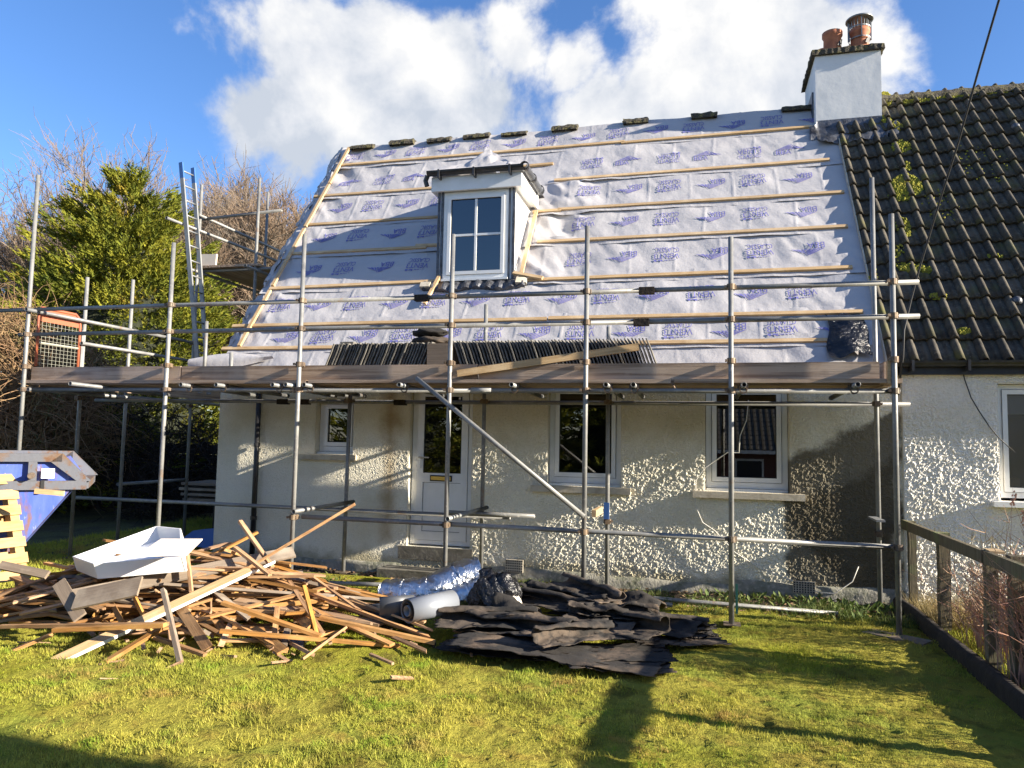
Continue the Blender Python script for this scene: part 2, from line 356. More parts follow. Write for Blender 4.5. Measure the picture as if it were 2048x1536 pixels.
m_leaf = mat('leaf_litter', (.18, .10, .05), .9, layers=((7, (.30, .2, .10), .45, .62), (9, (.07, .045, .03), .5, .66)))

def lawn_mat(name, dark=1.):
    M_ = mat(name, (.27*dark, .245*dark, .042*dark), .95, layers=((1.1, (.19*dark, .21*dark, .034*dark), .46, .60), (4.5, (.27*dark, .20*dark, .04*dark), .52, .68), (9, (.13*dark, .115*dark, .024*dark), .56, .70), (.45, (.22*dark, .215*dark, .024*dark), .5, .62), (2.4, (.13*dark, .115*dark, .022*dark), .53, .64)),
             bump=((38, 1.0, .03), (120, .8, .012)), spec=.1)
    return M_
m_lawn = lawn_mat('mossy_lawn')
m_blade = mat('grass_blades', (.47, .43, .075), .85, layers=((1.1, (.33, .37, .06), .46, .60), (4.5, (.42, .34, .10), .54, .68), (9, (.15, .17, .022), .58, .72), (.45, (.29, .33, .03), .48, .62), (85, (.56, .50, .15), .55, .68), (60, (.15, .19, .025), .55, .67), (2.4, (.24, .25, .04), .53, .62), (1.6, (.38, .27, .08), .57, .65), (3.3, (.25, .34, .04), .56, .64)), transl=.3, spec=.15)
m_soil = mat('soil', (.075, .055, .036), .95, layers=((6, (.04, .03, .02), .42, .62), (22, (.13, .095, .06), .58, .72), (2.5, (.07, .085, .02), .55, .68)), bump=((22, .9, .03),))
m_far = mat('rough_ground', (.085, .085, .028), .95, layers=((1.5, (.05, .045, .025), .42, .6),), bump=((10, .6, .05),))

# ------------------------------------------------------------------ ground
def gh(x, y):
    """lawn relief: soft moss hummocks"""
    return .035*fbm(np.asarray(x)*.7, np.asarray(y)*.7, 2, 1)+.016*fbm(np.asarray(x)*3.3, np.asarray(y)*3.3, 3, 2)+.020*fbm(np.asarray(x)*14, np.asarray(y)*14, 3, 5, .65)
def sheet(name, x0, x1, y0, y1, st, mt, z=0., relief=1., fade=None):
    xs = np.arange(x0, x1+st*.5, st); ys = np.arange(y0, y1+st*.5, st); X, Y = np.meshgrid(xs, ys)
    Z = gh(X, Y)*relief
    e = np.minimum(np.minimum(X-x0, x1-X), np.minimum(Y-y0, y1-Y)); Z = Z*np.clip(e/.25, 0, 1)+z
    nx, ny = len(xs), len(ys); i = np.arange(ny-1)[:, None]*nx+np.arange(nx-1)[None, :]
    f = np.stack([i, i+1, i+nx+1, i+nx], -1).reshape(-1, 4)
    o = put(name, nmesh(name, np.stack([X, Y, Z], -1).reshape(-1, 3), f, mt, True)); return o
g = MB()
g.add([(-400, -300, -.06), (400, -300, -.06), (400, 500, -.06), (-400, 500, -.06)], [(0, 1, 2, 3)])
tag(g.build('ground', m_far), None, kind='structure')
tag(sheet('lawn', -7.6, 1.93, 2.4, 8.25, .022, m_lawn), None, kind='structure')
tag(sheet('side_lawn', -14, -7.55, 2.0, 8.25, .1, m_lawn, -.004), None, kind='structure')
tag(sheet('neighbour_lawn', 1.98, 7.0, 2.0, 8.6, .06, m_lawn, -.01), None, kind='structure')
tag(sheet('soil_border', -6.4, 2.0, 7.85, 8.75, .03, m_soil, -.006, 1.2), None, kind='structure')
tag(sheet('yard', -22, -6.3, 8.2, 20, .15, m_far, -.01, 1.5), None, kind='structure')

def blades(name, n, x0, x1, y0, y1, hmin, hmax, wd, mt, dens=None, zfun=gh, lean=.6):
    x = RNG.uniform(x0, x1, n); y = RNG.uniform(y0, y1, n)
    if dens is not None:
        k = RNG.random(n) < dens(x, y); x, y = x[k], y[k]
    n = len(x); a = RNG.uniform(0, 2*np.pi, n); h = RNG.uniform(hmin, hmax, n)*(.6+.8*np.clip(.5+fbm(x*1.3, y*1.3, 3, 3), 0, 1)); la = RNG.uniform(0, 2*np.pi, n); ll = h*RNG.uniform(.1, lean*1.6, n)
    z = zfun(x, y)-.004; dx, dy = np.cos(a)*wd/2, np.sin(a)*wd/2
    v = np.empty((n, 3, 3)); v[:, 0] = np.stack([x-dx, y-dy, z], 1); v[:, 1] = np.stack([x+dx, y+dy, z], 1)
    v[:, 2] = np.stack([x+ll*np.cos(la), y+ll*np.sin(la), z+h], 1)
    return put(name, nmesh(name, v.reshape(-1, 3), np.arange(3*n).reshape(-1, 3), mt))
tag(blades('grass', 560000, -6.8, 1.9, 2.9, 8.0, .010, .034, .0055, m_blade, lambda x, y: np.clip(.42+1.5*fbm(x*2.6, y*2.6, 3, 2)+1.0*fbm(x*9, y*9, 3, 6), .02, 1)*np.clip(1.25-(y-3)*.13, .35, 1)), 'short mossy yellow-green grass covering the lawn', 'grass', kind='stuff')
tag(blades('long_grass', 26000, -6.3, 1.9, 7.55, 8.35, .03, .10, .007, m_weed, lambda x, y: np.clip(-.15+2.2*fbm(x*1.6, y*2, 3, 4)+.45*np.clip(x-.2, 0, 1.2), 0, 1)), 'longer green grass along the foot of the wall', 'grass', kind='stuff')
tag(blades('neighbour_grass', 40000, 2.0, 5.5, 3.6, 8.5, .03, .09, .007, m_blade), 'green grass beyond the timber rail fence', 'grass', kind='stuff')
tag(blades('dry_grass', 2600, 2.0, 2.75, 7.5, 8.55, .10, .28, .006, m_drygrass, lambda x, y: np.clip(1.2-np.abs(y-8.0)*.9-(x-2)*.9, .05, 1)), 'pale dry grass tufts behind the fence by the white wall', 'dry grass', kind='stuff')
tag(blades('yard_grass', 42000, -9.4, -5.6, 6.2, 12.5, .03, .09, .010, m_blade), 'rough grass by the skip', 'grass', kind='stuff')
# leaf litter and weeds in the border
n = 2600; x = RNG.uniform(-6, 1.9, n); y = RNG.uniform(7.75, 8.6, n); z = gh(x, y)*1.2+.012; a = RNG.uniform(0, 6.28, n); s_ = RNG.uniform(.012, .034, n); tl = RNG.uniform(-.5, .5, (n, 2))
v = np.empty((n, 4, 3))
for k in range(4):
    an = a+k*np.pi/2; q = s_*(1 if k % 2 == 0 else .55); v[:, k] = np.stack([x+q*np.cos(an), y+q*np.sin(an), z+q*(tl[:, 0]*np.cos(an)+tl[:, 1]*np.sin(an))], 1)
tag(put('leaf_litter', nmesh('leaf_litter', v.reshape(-1, 3), np.arange(4*n).reshape(-1, 4), m_leaf)), 'brown dead leaves and chips scattered along the wall foot', 'leaves', kind='stuff')
def weeds(name, spots, label):
    vs = []; fs = []
    for (cx, cy, r, nn, h) in spots:
        for i in range(nn):
            px, py = cx+random.gauss(0, r), cy+random.gauss(0, r*.5); an = random.uniform(0, 6.28); ln = random.uniform(.5, 1)*h; e = random.uniform(.4, 1.2); wd = ln*.16
            d = V(math.cos(an)*math.cos(e), math.sin(an)*math.cos(e), math.sin(e)); s = V(-math.sin(an), math.cos(an), 0); b = V(px, py, float(gh(px, py))); o = len(vs)
            vs += [b, b+d*ln*.5+s*wd, b+d*ln*.95+V(0, 0, -ln*.15), b+d*ln*.5-s*wd]; fs.append((o, o+1, o+2, o+3))
    tag(put(name, nmesh(name, vs, fs, m_weed)), label, 'weeds', kind='stuff')
weeds('weed', [(-2.0, 8.3, .16, 60, .12), (.25, 8.35, .3, 90, .14), (.9, 8.3, .3, 120, .16), (1.5, 8.2, .25, 110, .16), (-1.0, 8.2, .2, 40, .10), (-4.6, 8.2, .4, 40, .09), (-5.4, 8.1, .2, 30, .1), (1.35, 7.75, .15, 60, .12)], 'small green weeds growing at the foot of the wall')

# ------------------------------------------------------------------ cottage
WY = 8.65                       # face of the front wall
EY, EZ, RT = 8.55, 2.56, 1.345  # eaves line and pitch of the roof
CA, SA = .5967, .8025
RN = V(0, -SA, CA)              # roof normal
def roof(x, s, h=0.): return V(x, EY+s*CA, EZ+s*SA)+RN*h
RIDGE = 5.28
cot = empty('cottage', (0, 0, 0), 'white pebbledashed cottage under renovation with roof stripped to printed grey underlay and battens', 'cottage')

def wall(x0, x1, z0, z1, y, ops, deep, zfun=None):
    """front wall with real openings and reveals"""
    mb = MB(); xs = sorted({x0, x1, *[o[0] for o in ops], *[o[1] for o in ops]}); zs = sorted({z0, z1, *[o[2] for o in ops], *[o[3] for o in ops]})
    for i in range(len(xs)-1):
        for j in range(len(zs)-1):
            cx, cz = (xs[i]+xs[i+1])/2, (zs[j]+zs[j+1])/2
            if any(o[0] < cx < o[1] and o[2] < cz < o[3] for o in ops): continue
            mb.add([(xs[i], y, zs[j]), (xs[i+1], y, zs[j]), (xs[i+1], y, zs[j+1]), (xs[i], y, zs[j+1])], [(0, 1, 2, 3)])
    for a, b, c, d in ops:
        q = y+deep
        mb.add([(a, y, c), (a, q, c), (a, q, d), (a, y, d)], [(3, 2, 1, 0)]); mb.add([(b, y, c), (b, q, c), (b, q, d), (b, y, d)], [(0, 1, 2, 3)])
        mb.add([(a, y, c), (b, y, c), (b, q, c), (a, q, c)], [(0, 1, 2, 3)]); mb.add([(a, y, d), (b, y, d), (b, q, d), (a, q, d)], [(3, 2, 1, 0)])
    return mb
def harl(xa, xb, z0, z1, y, ops, st, amp, mt, parent, seed):
    """roughcast skin: a fine grid of stone chips standing proud of the wall, open at windows and door"""
    xs = np.arange(xa, xb+st*.5, st); zs = np.arange(z0, z1+st*.5, st); X, Z = np.meshgrid(xs, zs)
    n1 = vnoise(X*52+seed, Z*52, seed); n2 = vnoise(X*88, Z*88+seed, seed+1); n3 = RNG.random(X.shape)
    h = np.clip(n1*.55+n2*.45+.25*(n3-.5)-.30, 0, 1)*1.6; A = amp(X, Z); edge = np.minimum(np.minimum(X-xa, xb-X), np.minimum(Z-z0, z1-Z))
    keep = np.ones(X.shape, bool)
    for a, b, c, d in ops:
        keep &= ~((X > a-.004) & (X < b+.004) & (Z > c-.004) & (Z < d+.004)); q = np.maximum(np.maximum(a-X, X-b), np.maximum(c-Z, Z-d)); edge = np.minimum(edge, np.abs(q))
    Y = y-.002-A*h*np.clip(edge/.02, 0, 1); nx, nz = len(xs), len(zs); i = np.arange(nz-1)[:, None]*nx+np.arange(nx-1)[None, :]
    f = np.stack([i, i+1, i+nx+1, i+nx], -1).reshape(-1, 4); k = keep.ravel(); f = f[k[f].all(1)]
    return put('harling', nmesh('harling', np.stack([X, Y, Z], -1).reshape(-1, 3), f, mt, False), parent)
OPS = [(-4.87, -4.33, 1.43, 2.14), (-3.56, -2.74, .33, 2.34), (-1.80, -.93, 1.13, 2.34), (.02, .91, 1.13, 2.34)]
mb = wall(-6.31, 2.035, -.2, 2.62, WY, OPS, .30)
mb.add([(-6.31, WY, -.2), (-6.31, 14.75, -.2), (-6.31, 14.75, 2.56), (-6.31, 11.7, 6.72), (-6.31, WY, 2.62)], [(0, 4, 3, 2, 1)])
mb.add([(-6.31, 14.75, -.2), (2.03, 14.75, -.2), (2.03, 14.75, 2.6), (-6.31, 14.75, 2.6)], [(3, 2, 1, 0)])
mb.build('wall', m_wall, cot)
harl(-6.31, 2.035, -.05, 2.45, WY, OPS, .0105, lambda X, Z: .002+.0105*np.clip((X+3.75)/.9+.6*fbm(X*2, Z*2, 3, 1), .04, 1), m_wall, cot, 1)
# shell of the rooms behind the windows (dark)
mb = MB(); mb.box((-6.25, 8.951, .05), (2.0, 12.4, 2.5)); mb.build('room', m_int, cot).data.flip_normals()
mb = MB(); mb.add([roof(-6.28, 0, -.07), roof(1.95, 0, -.07), roof(1.95, RIDGE, -.07), roof(-6.28, RIDGE, -.07), (-6.28, 14.85, 2.5), (1.95, 14.85, 2.5)], [(0, 1, 2, 3), (3, 2, 5, 4)])
mb.build('roof_deck', m_darkwood, cot)
mb = MB(); mb.box((-6.30, 8.535, 2.40), (1.98, 8.66, 2.53)); mb.build('soffit', m_darkwood, cot)
# plinth pieces (a rough rendered foot, broken by the door)
for a, b, zt in ((-6.33, -3.62, .10), (-2.68, -1.2, .14), (-1.2, .3, .11), (.3, 2.03, .16)):
    nn = int((b-a)/.06)+2; xs = np.linspace(a, b, nn); P = np.empty((4, nn, 3))
    for j, (yy, zz) in enumerate(((WY-.045, -.12), (WY-.04, zt*.6), (WY-.022, zt), (WY+.01, zt+.012))):
        P[j, :, 0] = xs; P[j, :, 1] = yy-.018*np.abs(fbm(xs*5+j*9, xs*0+j, 3, j)); P[j, :, 2] = zz+(.025*fbm(xs*4, xs*0+3.3, 3, 1) if j else 0)
    MB().grid(P).build('plinth', m_plinth, cot, True)
# air bricks
for x0, x1, z0, z1 in ((-2.27, -2.06, .10, .245), (.93, 1.15, .08, .20)):
    o = MB().box((x0, WY-.06, z0), (x1, WY-.03, z1)).build('air_brick', m_sill, cot); hb = MB()
    for i in range(8):
        for j in range(5):
            cx, cz = x0+(i+.5)*(x1-x0)/8, z0+(j+.5)*(z1-z0)/5
            hb.box((cx-.008, WY-.0635, cz-.008), (cx+.008, WY-.059, cz+.008))
    hb.build('vent_holes', m_rubber, o)
MB().lathe([(.0, .0), (.055, .0), (.055, .004)], (0, 0, 0), 20).build('pipe_hole', m_rubber, cot).matrix_local = Matrix.Translation((1.14, WY-.004, .64)) @ Matrix.Rotation(math.pi/2, 4, 'X')

def window(parent, x0, x1, z0, z1, y, fw=.055, sw=.045, cross=False, sill=None, inner=None):
    """fixed frame, sash and pane; y = face of the frame"""
    win = MB(); a, b, c, d = x0, x1, z0, z1
    for lo, hi in (((a, y, c), (a+fw, y+.07, d)), ((b-fw, y, c), (b, y+.07, d)), ((a+fw, y, d-fw), (b-fw, y+.07, d)), ((a+fw, y, c), (b-fw, y+.07, c+fw*1.1))): win.box(lo, hi)
    w_ = win.build('window', m_white, parent)
    A, B, C_, D_ = a+fw+.006, b-fw-.006, c+fw*1.1+.006, d-fw-.006; s = MB(); y2 = y-.016
    for lo, hi in (((A, y2, C_), (A+sw, y+.05, D_)), ((B-sw, y2, C_), (B, y+.05, D_)), ((A+sw, y2, D_-sw), (B-sw, y+.05, D_)), ((A+sw, y2, C_), (B-sw, y+.05, C_+sw))): s.box(lo, hi)
    s.build('sash', m_white, w_)
    s = MB(); q = .007
    for lo, hi in (((A+sw, y+.002, C_+sw), (A+sw+q, y+.03, D_-sw)), ((B-sw-q, y+.002, C_+sw), (B-sw, y+.03, D_-sw)), ((A+sw+q, y+.002, D_-sw-q), (B-sw-q, y+.03, D_-sw)), ((A+sw+q, y+.002, C_+sw), (B-sw-q, y+.03, C_+sw+q))): s.box(lo, hi)
    s.build('glazing_seal', m_rubber, w_)
    if not cross:
        panes = [(A+sw+q, B-sw-q, C_+sw+q, D_-sw-q)]
    else:
        X0, X1, Z0, Z1 = A+sw+q, B-sw-q, C_+sw+q, D_-sw-q; mx_, mz = (X0+X1)/2, (Z0+Z1)/2; t = .015
        bar = MB().box((mx_-t, y-.004, Z0), (mx_+t, y+.03, Z1)); bar.box((X0, y-.002, mz-t), (mx_-t, y+.03, mz+t)); bar.box((mx_+t, y-.002, mz-t), (X1, y+.03, mz+t)); bar.build('glazing_bar', m_white, w_)
        panes = [(X0, mx_-t, Z0, mz-t), (mx_+t, X1, Z0, mz-t), (X0, mx_-t, mz+t, Z1), (mx_+t, X1, mz+t, Z1)]
    for p in panes:
        MB().add([(p[0], y+.014, p[2]), (p[1], y+.014, p[2]), (p[1], y+.014, p[3]), (p[0], y+.014, p[3])], [(0, 1, 2, 3)]).build('pane', m_glass, w_)
    if sill: MB().box(*sill).build('window_sill', m_sill, w_)
    return w_
for x0, x1, z0, z1, sl_, sr in ((-4.87, -4.33, 1.43, 2.14, -5.10, -4.27), (-1.80, -.93, 1.13, 2.34, -1.98, -.81), (.02, .91, 1.13, 2.34, -.12, 1.06)):
    w_ = window(cot, x0+.006, x1-.006, z0+.03, z1-.004, WY+.11, .06, .05, sill=((sl_, WY-.085, z0-.075), (sr, WY+.135, z0-.004)))
    MB().box((x0+.01, WY+.055, z0+.0), (x1-.01, WY+.15, z0+.026)).build('cill_nosing', m_white, w_)
# door
DX0, DX1, DZ0, DZ1, DY = -3.55, -2.75, .345, 2.335, WY+.085
dr = MB()
for lo, hi in (((DX0, DY, DZ0), (DX0+.06, DY+.07, DZ1)), ((DX1-.06, DY, DZ0), (DX1, DY+.07, DZ1)), ((DX0+.06, DY, DZ1-.06), (DX1-.06, DY+.07, DZ1)), ((DX0+.06, DY, DZ0), (DX1-.06, DY+.07, DZ0+.05))): dr.box(lo, hi)
door = dr.build('door', m_white, cot); s = MB(); A, B = DX0+.066, DX1-.066; y2 = DY-.012
for lo, hi in (((A, y2, .40), (A+.085, DY+.045, 2.27)), ((B-.085, y2, .40), (B, DY+.045, 2.27)), ((A+.085, y2, 2.18), (B-.085, DY+.045, 2.27)), ((A+.085, y2, 1.11), (B-.085, DY+.045, 1.225)), ((A+.085, y2, .40), (B-.085, DY+.045, .505))): s.box(lo, hi)
s.build('door_leaf', m_white, door)
s = MB().box((A+.091, DY+.004, .511), (B-.091, DY+.03, 1.104)); s.build('door_panel', m_white, door)
s = MB().box((A+.085, DY+.012, .505), (A+.091, DY+.04, 1.11)); s.box((B-.091, DY+.012, .505), (B-.085, DY+.04, 1.11)); s.box((A+.091, DY+.012, 1.104), (B-.091, DY+.04, 1.11)); s.box((A+.091, DY+.012, .505), (B-.091, DY+.04, .511))
s.box((A+.085, DY+.002, 1.225), (A+.093, DY+.04, 2.18)); s.box((B-.093, DY+.002, 1.225), (B-.085, DY+.04, 2.18)); s.build('glazing_seal', m_rubber, door)
MB().add([(A+.093, DY+.014, 1.225), (B-.093, DY+.014, 1.225), (B-.093, DY+.014, 2.18), (A+.093, DY+.014, 2.18)], [(0, 1, 2, 3)]).build('pane', m_glass, door)
o = MB().box((-3.30, y2-.008, 1.125), (-3.01, y2-.001, 1.20)).build('letter_box', m_rubber, door)
MB().box((-3.285, y2-.014, 1.14), (-3.025, y2-.0085, 1.185)).build('letter_flap', m_brass, door)
s = MB().box((A+.02, y2-.012, 1.28), (A+.055, y2-.001, 1.46)); s.build('handle_plate', m_white, door)
MB().path([(A+.04, y2-.011, 1.42), (A+.04, y2-.045, 1.42), (A+.17, y2-.047, 1.415)], .009, 8).build('door_handle', m_alu, door)
MB().box((-3.66, WY-.02, .17), (-2.70, WY+.30, .325)).build('door_step', m_conc, cot)
st = tag(MB().box((-3.78, WY-.36, -.03), (-2.62, WY-.055, .09)).build('step_slab', m_conc), 'grey stone step slab lying before the white door', 'step')
# down pipe at the left end
p = MB().path([(-5.68, WY-.06, 2.42), (-5.68, WY-.06, .02)], .034, 12).build('downpipe', m_blackplas, cot, True)
for z in (.55, 1.5, 2.2): MB().lathe([(.034, 0), (.043, .005), (.043, .05), (.034, .055)], (-5.68, WY-.06, z), 12).build('pipe_bracket', m_blackplas, p)

# ---- underlay: one sheet per course, each lapping the one below
BS = [.30, .74, 1.51, 2.30, 3.02, 3.80, 4.70]           # batten lines up the slope
ST = [(-.16, .42), (.22, .86), (.64, 1.62), (1.41, 2.40), (2.20, 3.12), (2.92, 3.90), (3.70, 4.80), (4.60, RIDGE+.03)]
def strip_h(k, X, S):
    lo, hi = ST[k]; t = np.clip((S-lo)/(hi-lo), 0, 1)
    press = np.ones_like(S)
    for b in BS: press = np.minimum(press, np.clip(np.abs(S-b)/.12, 0, 1)**.7)
    wr = np.exp(-((X+1.95)/.55)**2)*np.clip((S-1.3)/.3, 0, 1)*np.clip((4.0-S)/.4, 0, 1)*1.5+np.exp(-((X+6.1)/.4)**2)*.8+np.clip((X-.6)/1.2, 0, 1)*.5*np.clip((3.2-S)/.5, 0, 1)
    base = fbm(X*.9+k*5.1, S*1.6+k*3.3, 3, k)
    diag = fbm((X+.55*S)*3.2+k*2.7, (S-.3*X)*.9, 3, k+2)
    fold = np.abs(fbm((X+.9*S)*2.1+k*7.7, (S-.5*X)*1.1, 2, k+1))
    h = .010*(1-t)+.004+press*(.028*base+.026*diag*(.55+wr)+.065*wr*(.22-fold))+.006*k*0
    cr_ = ((X*1.72+k*.37+.05*np.sin(S*2+k)) % 1.0)-.5; h = h+.007*np.exp(-(cr_/.022)**2)*press*(.4+.6*vnoise(X*1.72+k*3, S*0+k, k))
    lift = np.clip(fbm(X*2.2+k*3.1, X*0+k, 2, k+3), 0, 1)*.02*np.clip(1-(S-lo)/.05, 0, 1)
    return h+lift+.006
def strip_edge(k, S): return -6.26+.03*fbm(S*4+k, S*0+k*1.7, 2, k)
strips = []
for k, (lo, hi) in enumerate(ST):
    nx, ns = 420, max(8, int((hi-lo)/.035)); tx = np.linspace(0, 1, nx); sv = np.linspace(lo, hi, ns)
    Tm, S = np.meshgrid(tx, sv); x0 = strip_edge(k, S); X = x0+(1.875-x0)*Tm
    S2 = S+np.clip(1-(S-lo)/.06, 0, 1)*.012*fbm(X*2.3+k, X*0+2, 3, k)
    h = strip_h(k, X, S); P = np.stack([X, EY+S2*CA-SA*h, EZ+S2*SA+CA*h], -1)
    o = MB().grid(P).build('underlay_sheet', m_membrane, cot, True); strips.append(o)
# loose flaps over the verge and the curled corner at the eaves
for (s0, s1, out_) in ((.9, 1.4, .16), (1.55, 2.2, .14), (2.25, 2.95, .17), (3.05, 3.7, .15), (3.85, 4.55, .15), (4.6, 5.3, .22), (.35, .85, .13)):
    sv = np.linspace(s0, s1, 10); P = np.empty((6, 10, 3))
    for j in range(6):
        for i, s in enumerate(sv):
            wv = (.4+.6*math.sin(math.pi*(i+.5)/10))*out_*j/5*(.8+.4*random.random())
            P[j, i] = roof(-6.24-wv, s+.02*j*random.uniform(-1, 1), .02-.25*(j/5)**2*out_*2+.02*math.sin(i*1.3+j))
    MB().grid(P).build('verge_flap', m_membrane, cot, True)
sv = np.linspace(0, 1, 12); P = np.empty((12, 8, 3))
for i, a in enumerate(sv):
    for j in range(8):
        b = j/7; wdt = .155*math.sin(math.pi*min(1, .12+a*.95))**.7
        P[i, j] = roof(-6.72+a*1.25, .03+(b-.5)*2*wdt*.9+.06*a, .05+.05*math.sin(math.pi*b))
MB().grid(P).build('curled_corner', m_membrane, cot, True)

# ---- print on the underlay
def text_tris(txt, h):
    cu = bpy.data.curves.new('t', 'FONT'); cu.body = txt; cu.size = 1; cu.offset = .003; cu.resolution_u = 2
    ob = bpy.data.objects.new('t', cu); COL.objects.link(ob); dg = bpy.context.evaluated_depsgraph_get(); me = bpy.data.meshes.new_from_object(ob.evaluated_get(dg))
    me.calc_loop_triangles(); v = np.array([q.co[:2] for q in me.vertices]); f = [tuple(t.vertices) for t in me.loop_triangles]
    bpy.data.objects.remove(ob); bpy.data.curves.remove(cu); bpy.data.meshes.remove(me)
    mn, mx2 = v.min(0), v.max(0); v = (v-mn)/(mx2-mn); return v, f
T_BBA, T_VENT, T_CLS = text_tris('BBA', 1), text_tris('VENT3', 1), text_tris('CLASSIC', 1)
def logo_shape():
    V_, F_ = [], []
    def poly(pts): o = len(V_); V_.extend(pts); F_.append(tuple(range(o, o+len(pts))))
    def sub(pts, n=1): poly(pts)
    # wide low triangle cut into slanting bars, solid right slope
    poly([(.0, .0), (.07, .0), (.49, .185), (.46, .20)]); poly([(.12, .0), (.19, .0), (.52, .15), (.505, .178)]); poly([(.24, .0), (.31, .0), (.545, .11), (.53, .138)]); poly([(.36, .0), (.44, .0), (.565, .07), (.555, .095)])
    poly([(.49, .0), (.60, .0), (.59, .055)]); poly([(.49, .215), (.53, .205), (.635, .0), (.70, .0), (.58, .15)]); poly([(.60, .145), (.74, .0), (.86, .0), (.70, .10)]); poly([(.73, .09), (.90, .0), (1.0, .0)])
    v = [(a*.40-.20, b*.40*1.35) for a, b in V_]; f = F_
    tv, tf = T_BBA; o = len(v); v += [(-.20+p[0]*.205, -.115+p[1]*.105) for p in tv]; f = f+[tuple(i+o for i in q) for q in tf]; return v, f
def name_shape():
    v, f = [], []
    for (tv, tf), x0, x1, y0, y1 in ((T_VENT, -.165, .165, -.02, .085), (T_CLS, -.155, .155, -.135, -.04)):
        o = len(v); v += [(x0+p[0]*(x1-x0), y0+p[1]*(y1-y0)) for p in tv]; f += [tuple(i+o for i in q) for q in tf]
    for a, b, y0, y1 in ((-.12, -.095, .11, .118), (-.085, -.06, .112, .122), (-.05, -.02, .112, .124), (-.01, .03, .115, .128), (.05, .075, .11, .145), (.06, .11, .11, .13), (.125, .165, .105, .135), (.135, .15, .13, .15)):
        o = len(v); v += [(a, y0), (b, y0), (b, y1), (a, y1)]; f.append((o, o+1, o+2, o+3))
    return v, f
LOGO, NAME = logo_shape(), name_shape()
def stamp(k, shape, X0, S0, flip, name):
    v = np.array(shape[0])*(-1 if flip else 1); X = X0+v[:, 0]; S = S0+v[:, 1]
    inD = ((X > -3.62) & (X < -2.38) & (S > 1.45) & (S < 4.35)).any()
    if inD or X.max() > 1.84 or X.min() < -6.2: return
    h = strip_h(k, X, S)+.009; P = np.stack([X, EY+S*CA-SA*h, EZ+S*SA+CA*h], -1)
    me = bpy.data.meshes.new(name); me.from_pydata([tuple(p) for p in P], [], shape[1]); me.materials.append(m_print); put(name, me, strips[k])
for k, S0, X0, flip in ((1, .50, -.88, 1), (2, 1.13, .54, 1), (3, 1.90, .10, 1), (4, 2.66, .08, 1), (5, 3.43, .09, 1), (6, 4.17, .06, 0), (7, 4.965, -.74, 1)):
    for i in range(-7, 5):
        stamp(k, LOGO, X0+1.155*i, S0, flip, 'logo_print'); stamp(k, NAME, X0-.565+1.155*i, S0+(.02 if flip else -.01), flip, 'name_print')

# ---- battens, each one a part
def batten(x0, s0, x1, s1, wd=.05, ht=.032, mt=None, h=.03):
    p0, p1 = roof(x0, s0, h), roof(x1, s1, h); ln = float(np.linalg.norm(p1-p0))
    return put('batten', stick_mesh('batten', ln, wd, ht, mt or m_batten), cot, frame_m(p0, p1, RN))
for a in ((-6.36, BS[0], -2.5, BS[0]-.01), (-2.48, BS[0], 1.33, BS[0]), (-6.40, BS[1], -1.9, BS[1]), (-1.88, BS[1]+.01, 1.74, BS[1]),
          (-6.14, BS[2], -3.50, BS[2]+.03), (-2.43, BS[2]-.02, 1.72, BS[2]), (-6.08, BS[3], -3.9, BS[3]), (-4.08, BS[3]+.05, -3.56, BS[3]+.03), (-2.25, BS[3]-.01, 1.76, BS[3]), (-6.16, BS[4], -3.56, BS[4]), (-2.42, BS[4]-.02, -2.0, BS[4]-.01), (-2.05, BS[4]+.005, 1.80, BS[4]+.01),
          (-6.27, BS[5], -3.6, BS[5]), (-2.2, BS[5]-.02, 1.70, BS[5]+.01), (-6.16, BS[6], -1.2, BS[6]+.01), (-1.25, BS[6]-.02, 1.55, BS[6]), (-3.0, 4.22, -2.28, 4.24)): batten(*a)
for a in ((-6.10, .33, -6.10, 1.45), (-6.10, 1.55, -6.10, 2.9), (-6.10, 2.95, -6.10, 4.1), (-6.10, 4.13, -6.10, RIDGE-.05)): batten(*a, h=.05)
batten(-2.36, 1.52, -2.36, 2.98, h=.062); batten(-2.47, 1.60, -2.05, 1.47, h=.075)
batten(-3.52, 1.62, -3.60, 1.05, wd=.045, h=.065)

# ---- ridge: leftover mossy ridge tiles weighing the sheet down
RX = [-6.07, -5.64, -5.32, -4.88, -4.63, -4.2, -3.96, -3.51, -3.29, -2.86, -2.43, -2.01, -1.26, -.86, -.19, .21, 1.16, 1.60]
RH = [.05, .075, .055, .06, .045, .07, .07, .075, .06]
for i in range(9):
    x0, x1 = RX[2*i], RX[2*i+1]; xs = np.linspace(x0, x1, 9); P = np.empty((9, 9, 3)); r0 = .10
    for a, xx in enumerate(xs):
        for b in range(9):
            t = math.pi*(b/8); rr_ = r0*(1+.10*random.uniform(-1, 1))
            P[a, b] = (xx+.012*random.uniform(-1, 1), 11.70-math.cos(t)*rr_*1.15, 6.74+math.sin(t)*(RH[i]+.045)*(1+.12*random.uniform(-1, 1))+.01*i % .02)
    mb = MB().grid(P); mb.add([P[0, b] for b in range(9)], [tuple(range(8, -1, -1))]); mb.add([P[8, b] for b in range(9)], [tuple(range(9))]); mb.build('ridge_tile', m_ridge, cot)

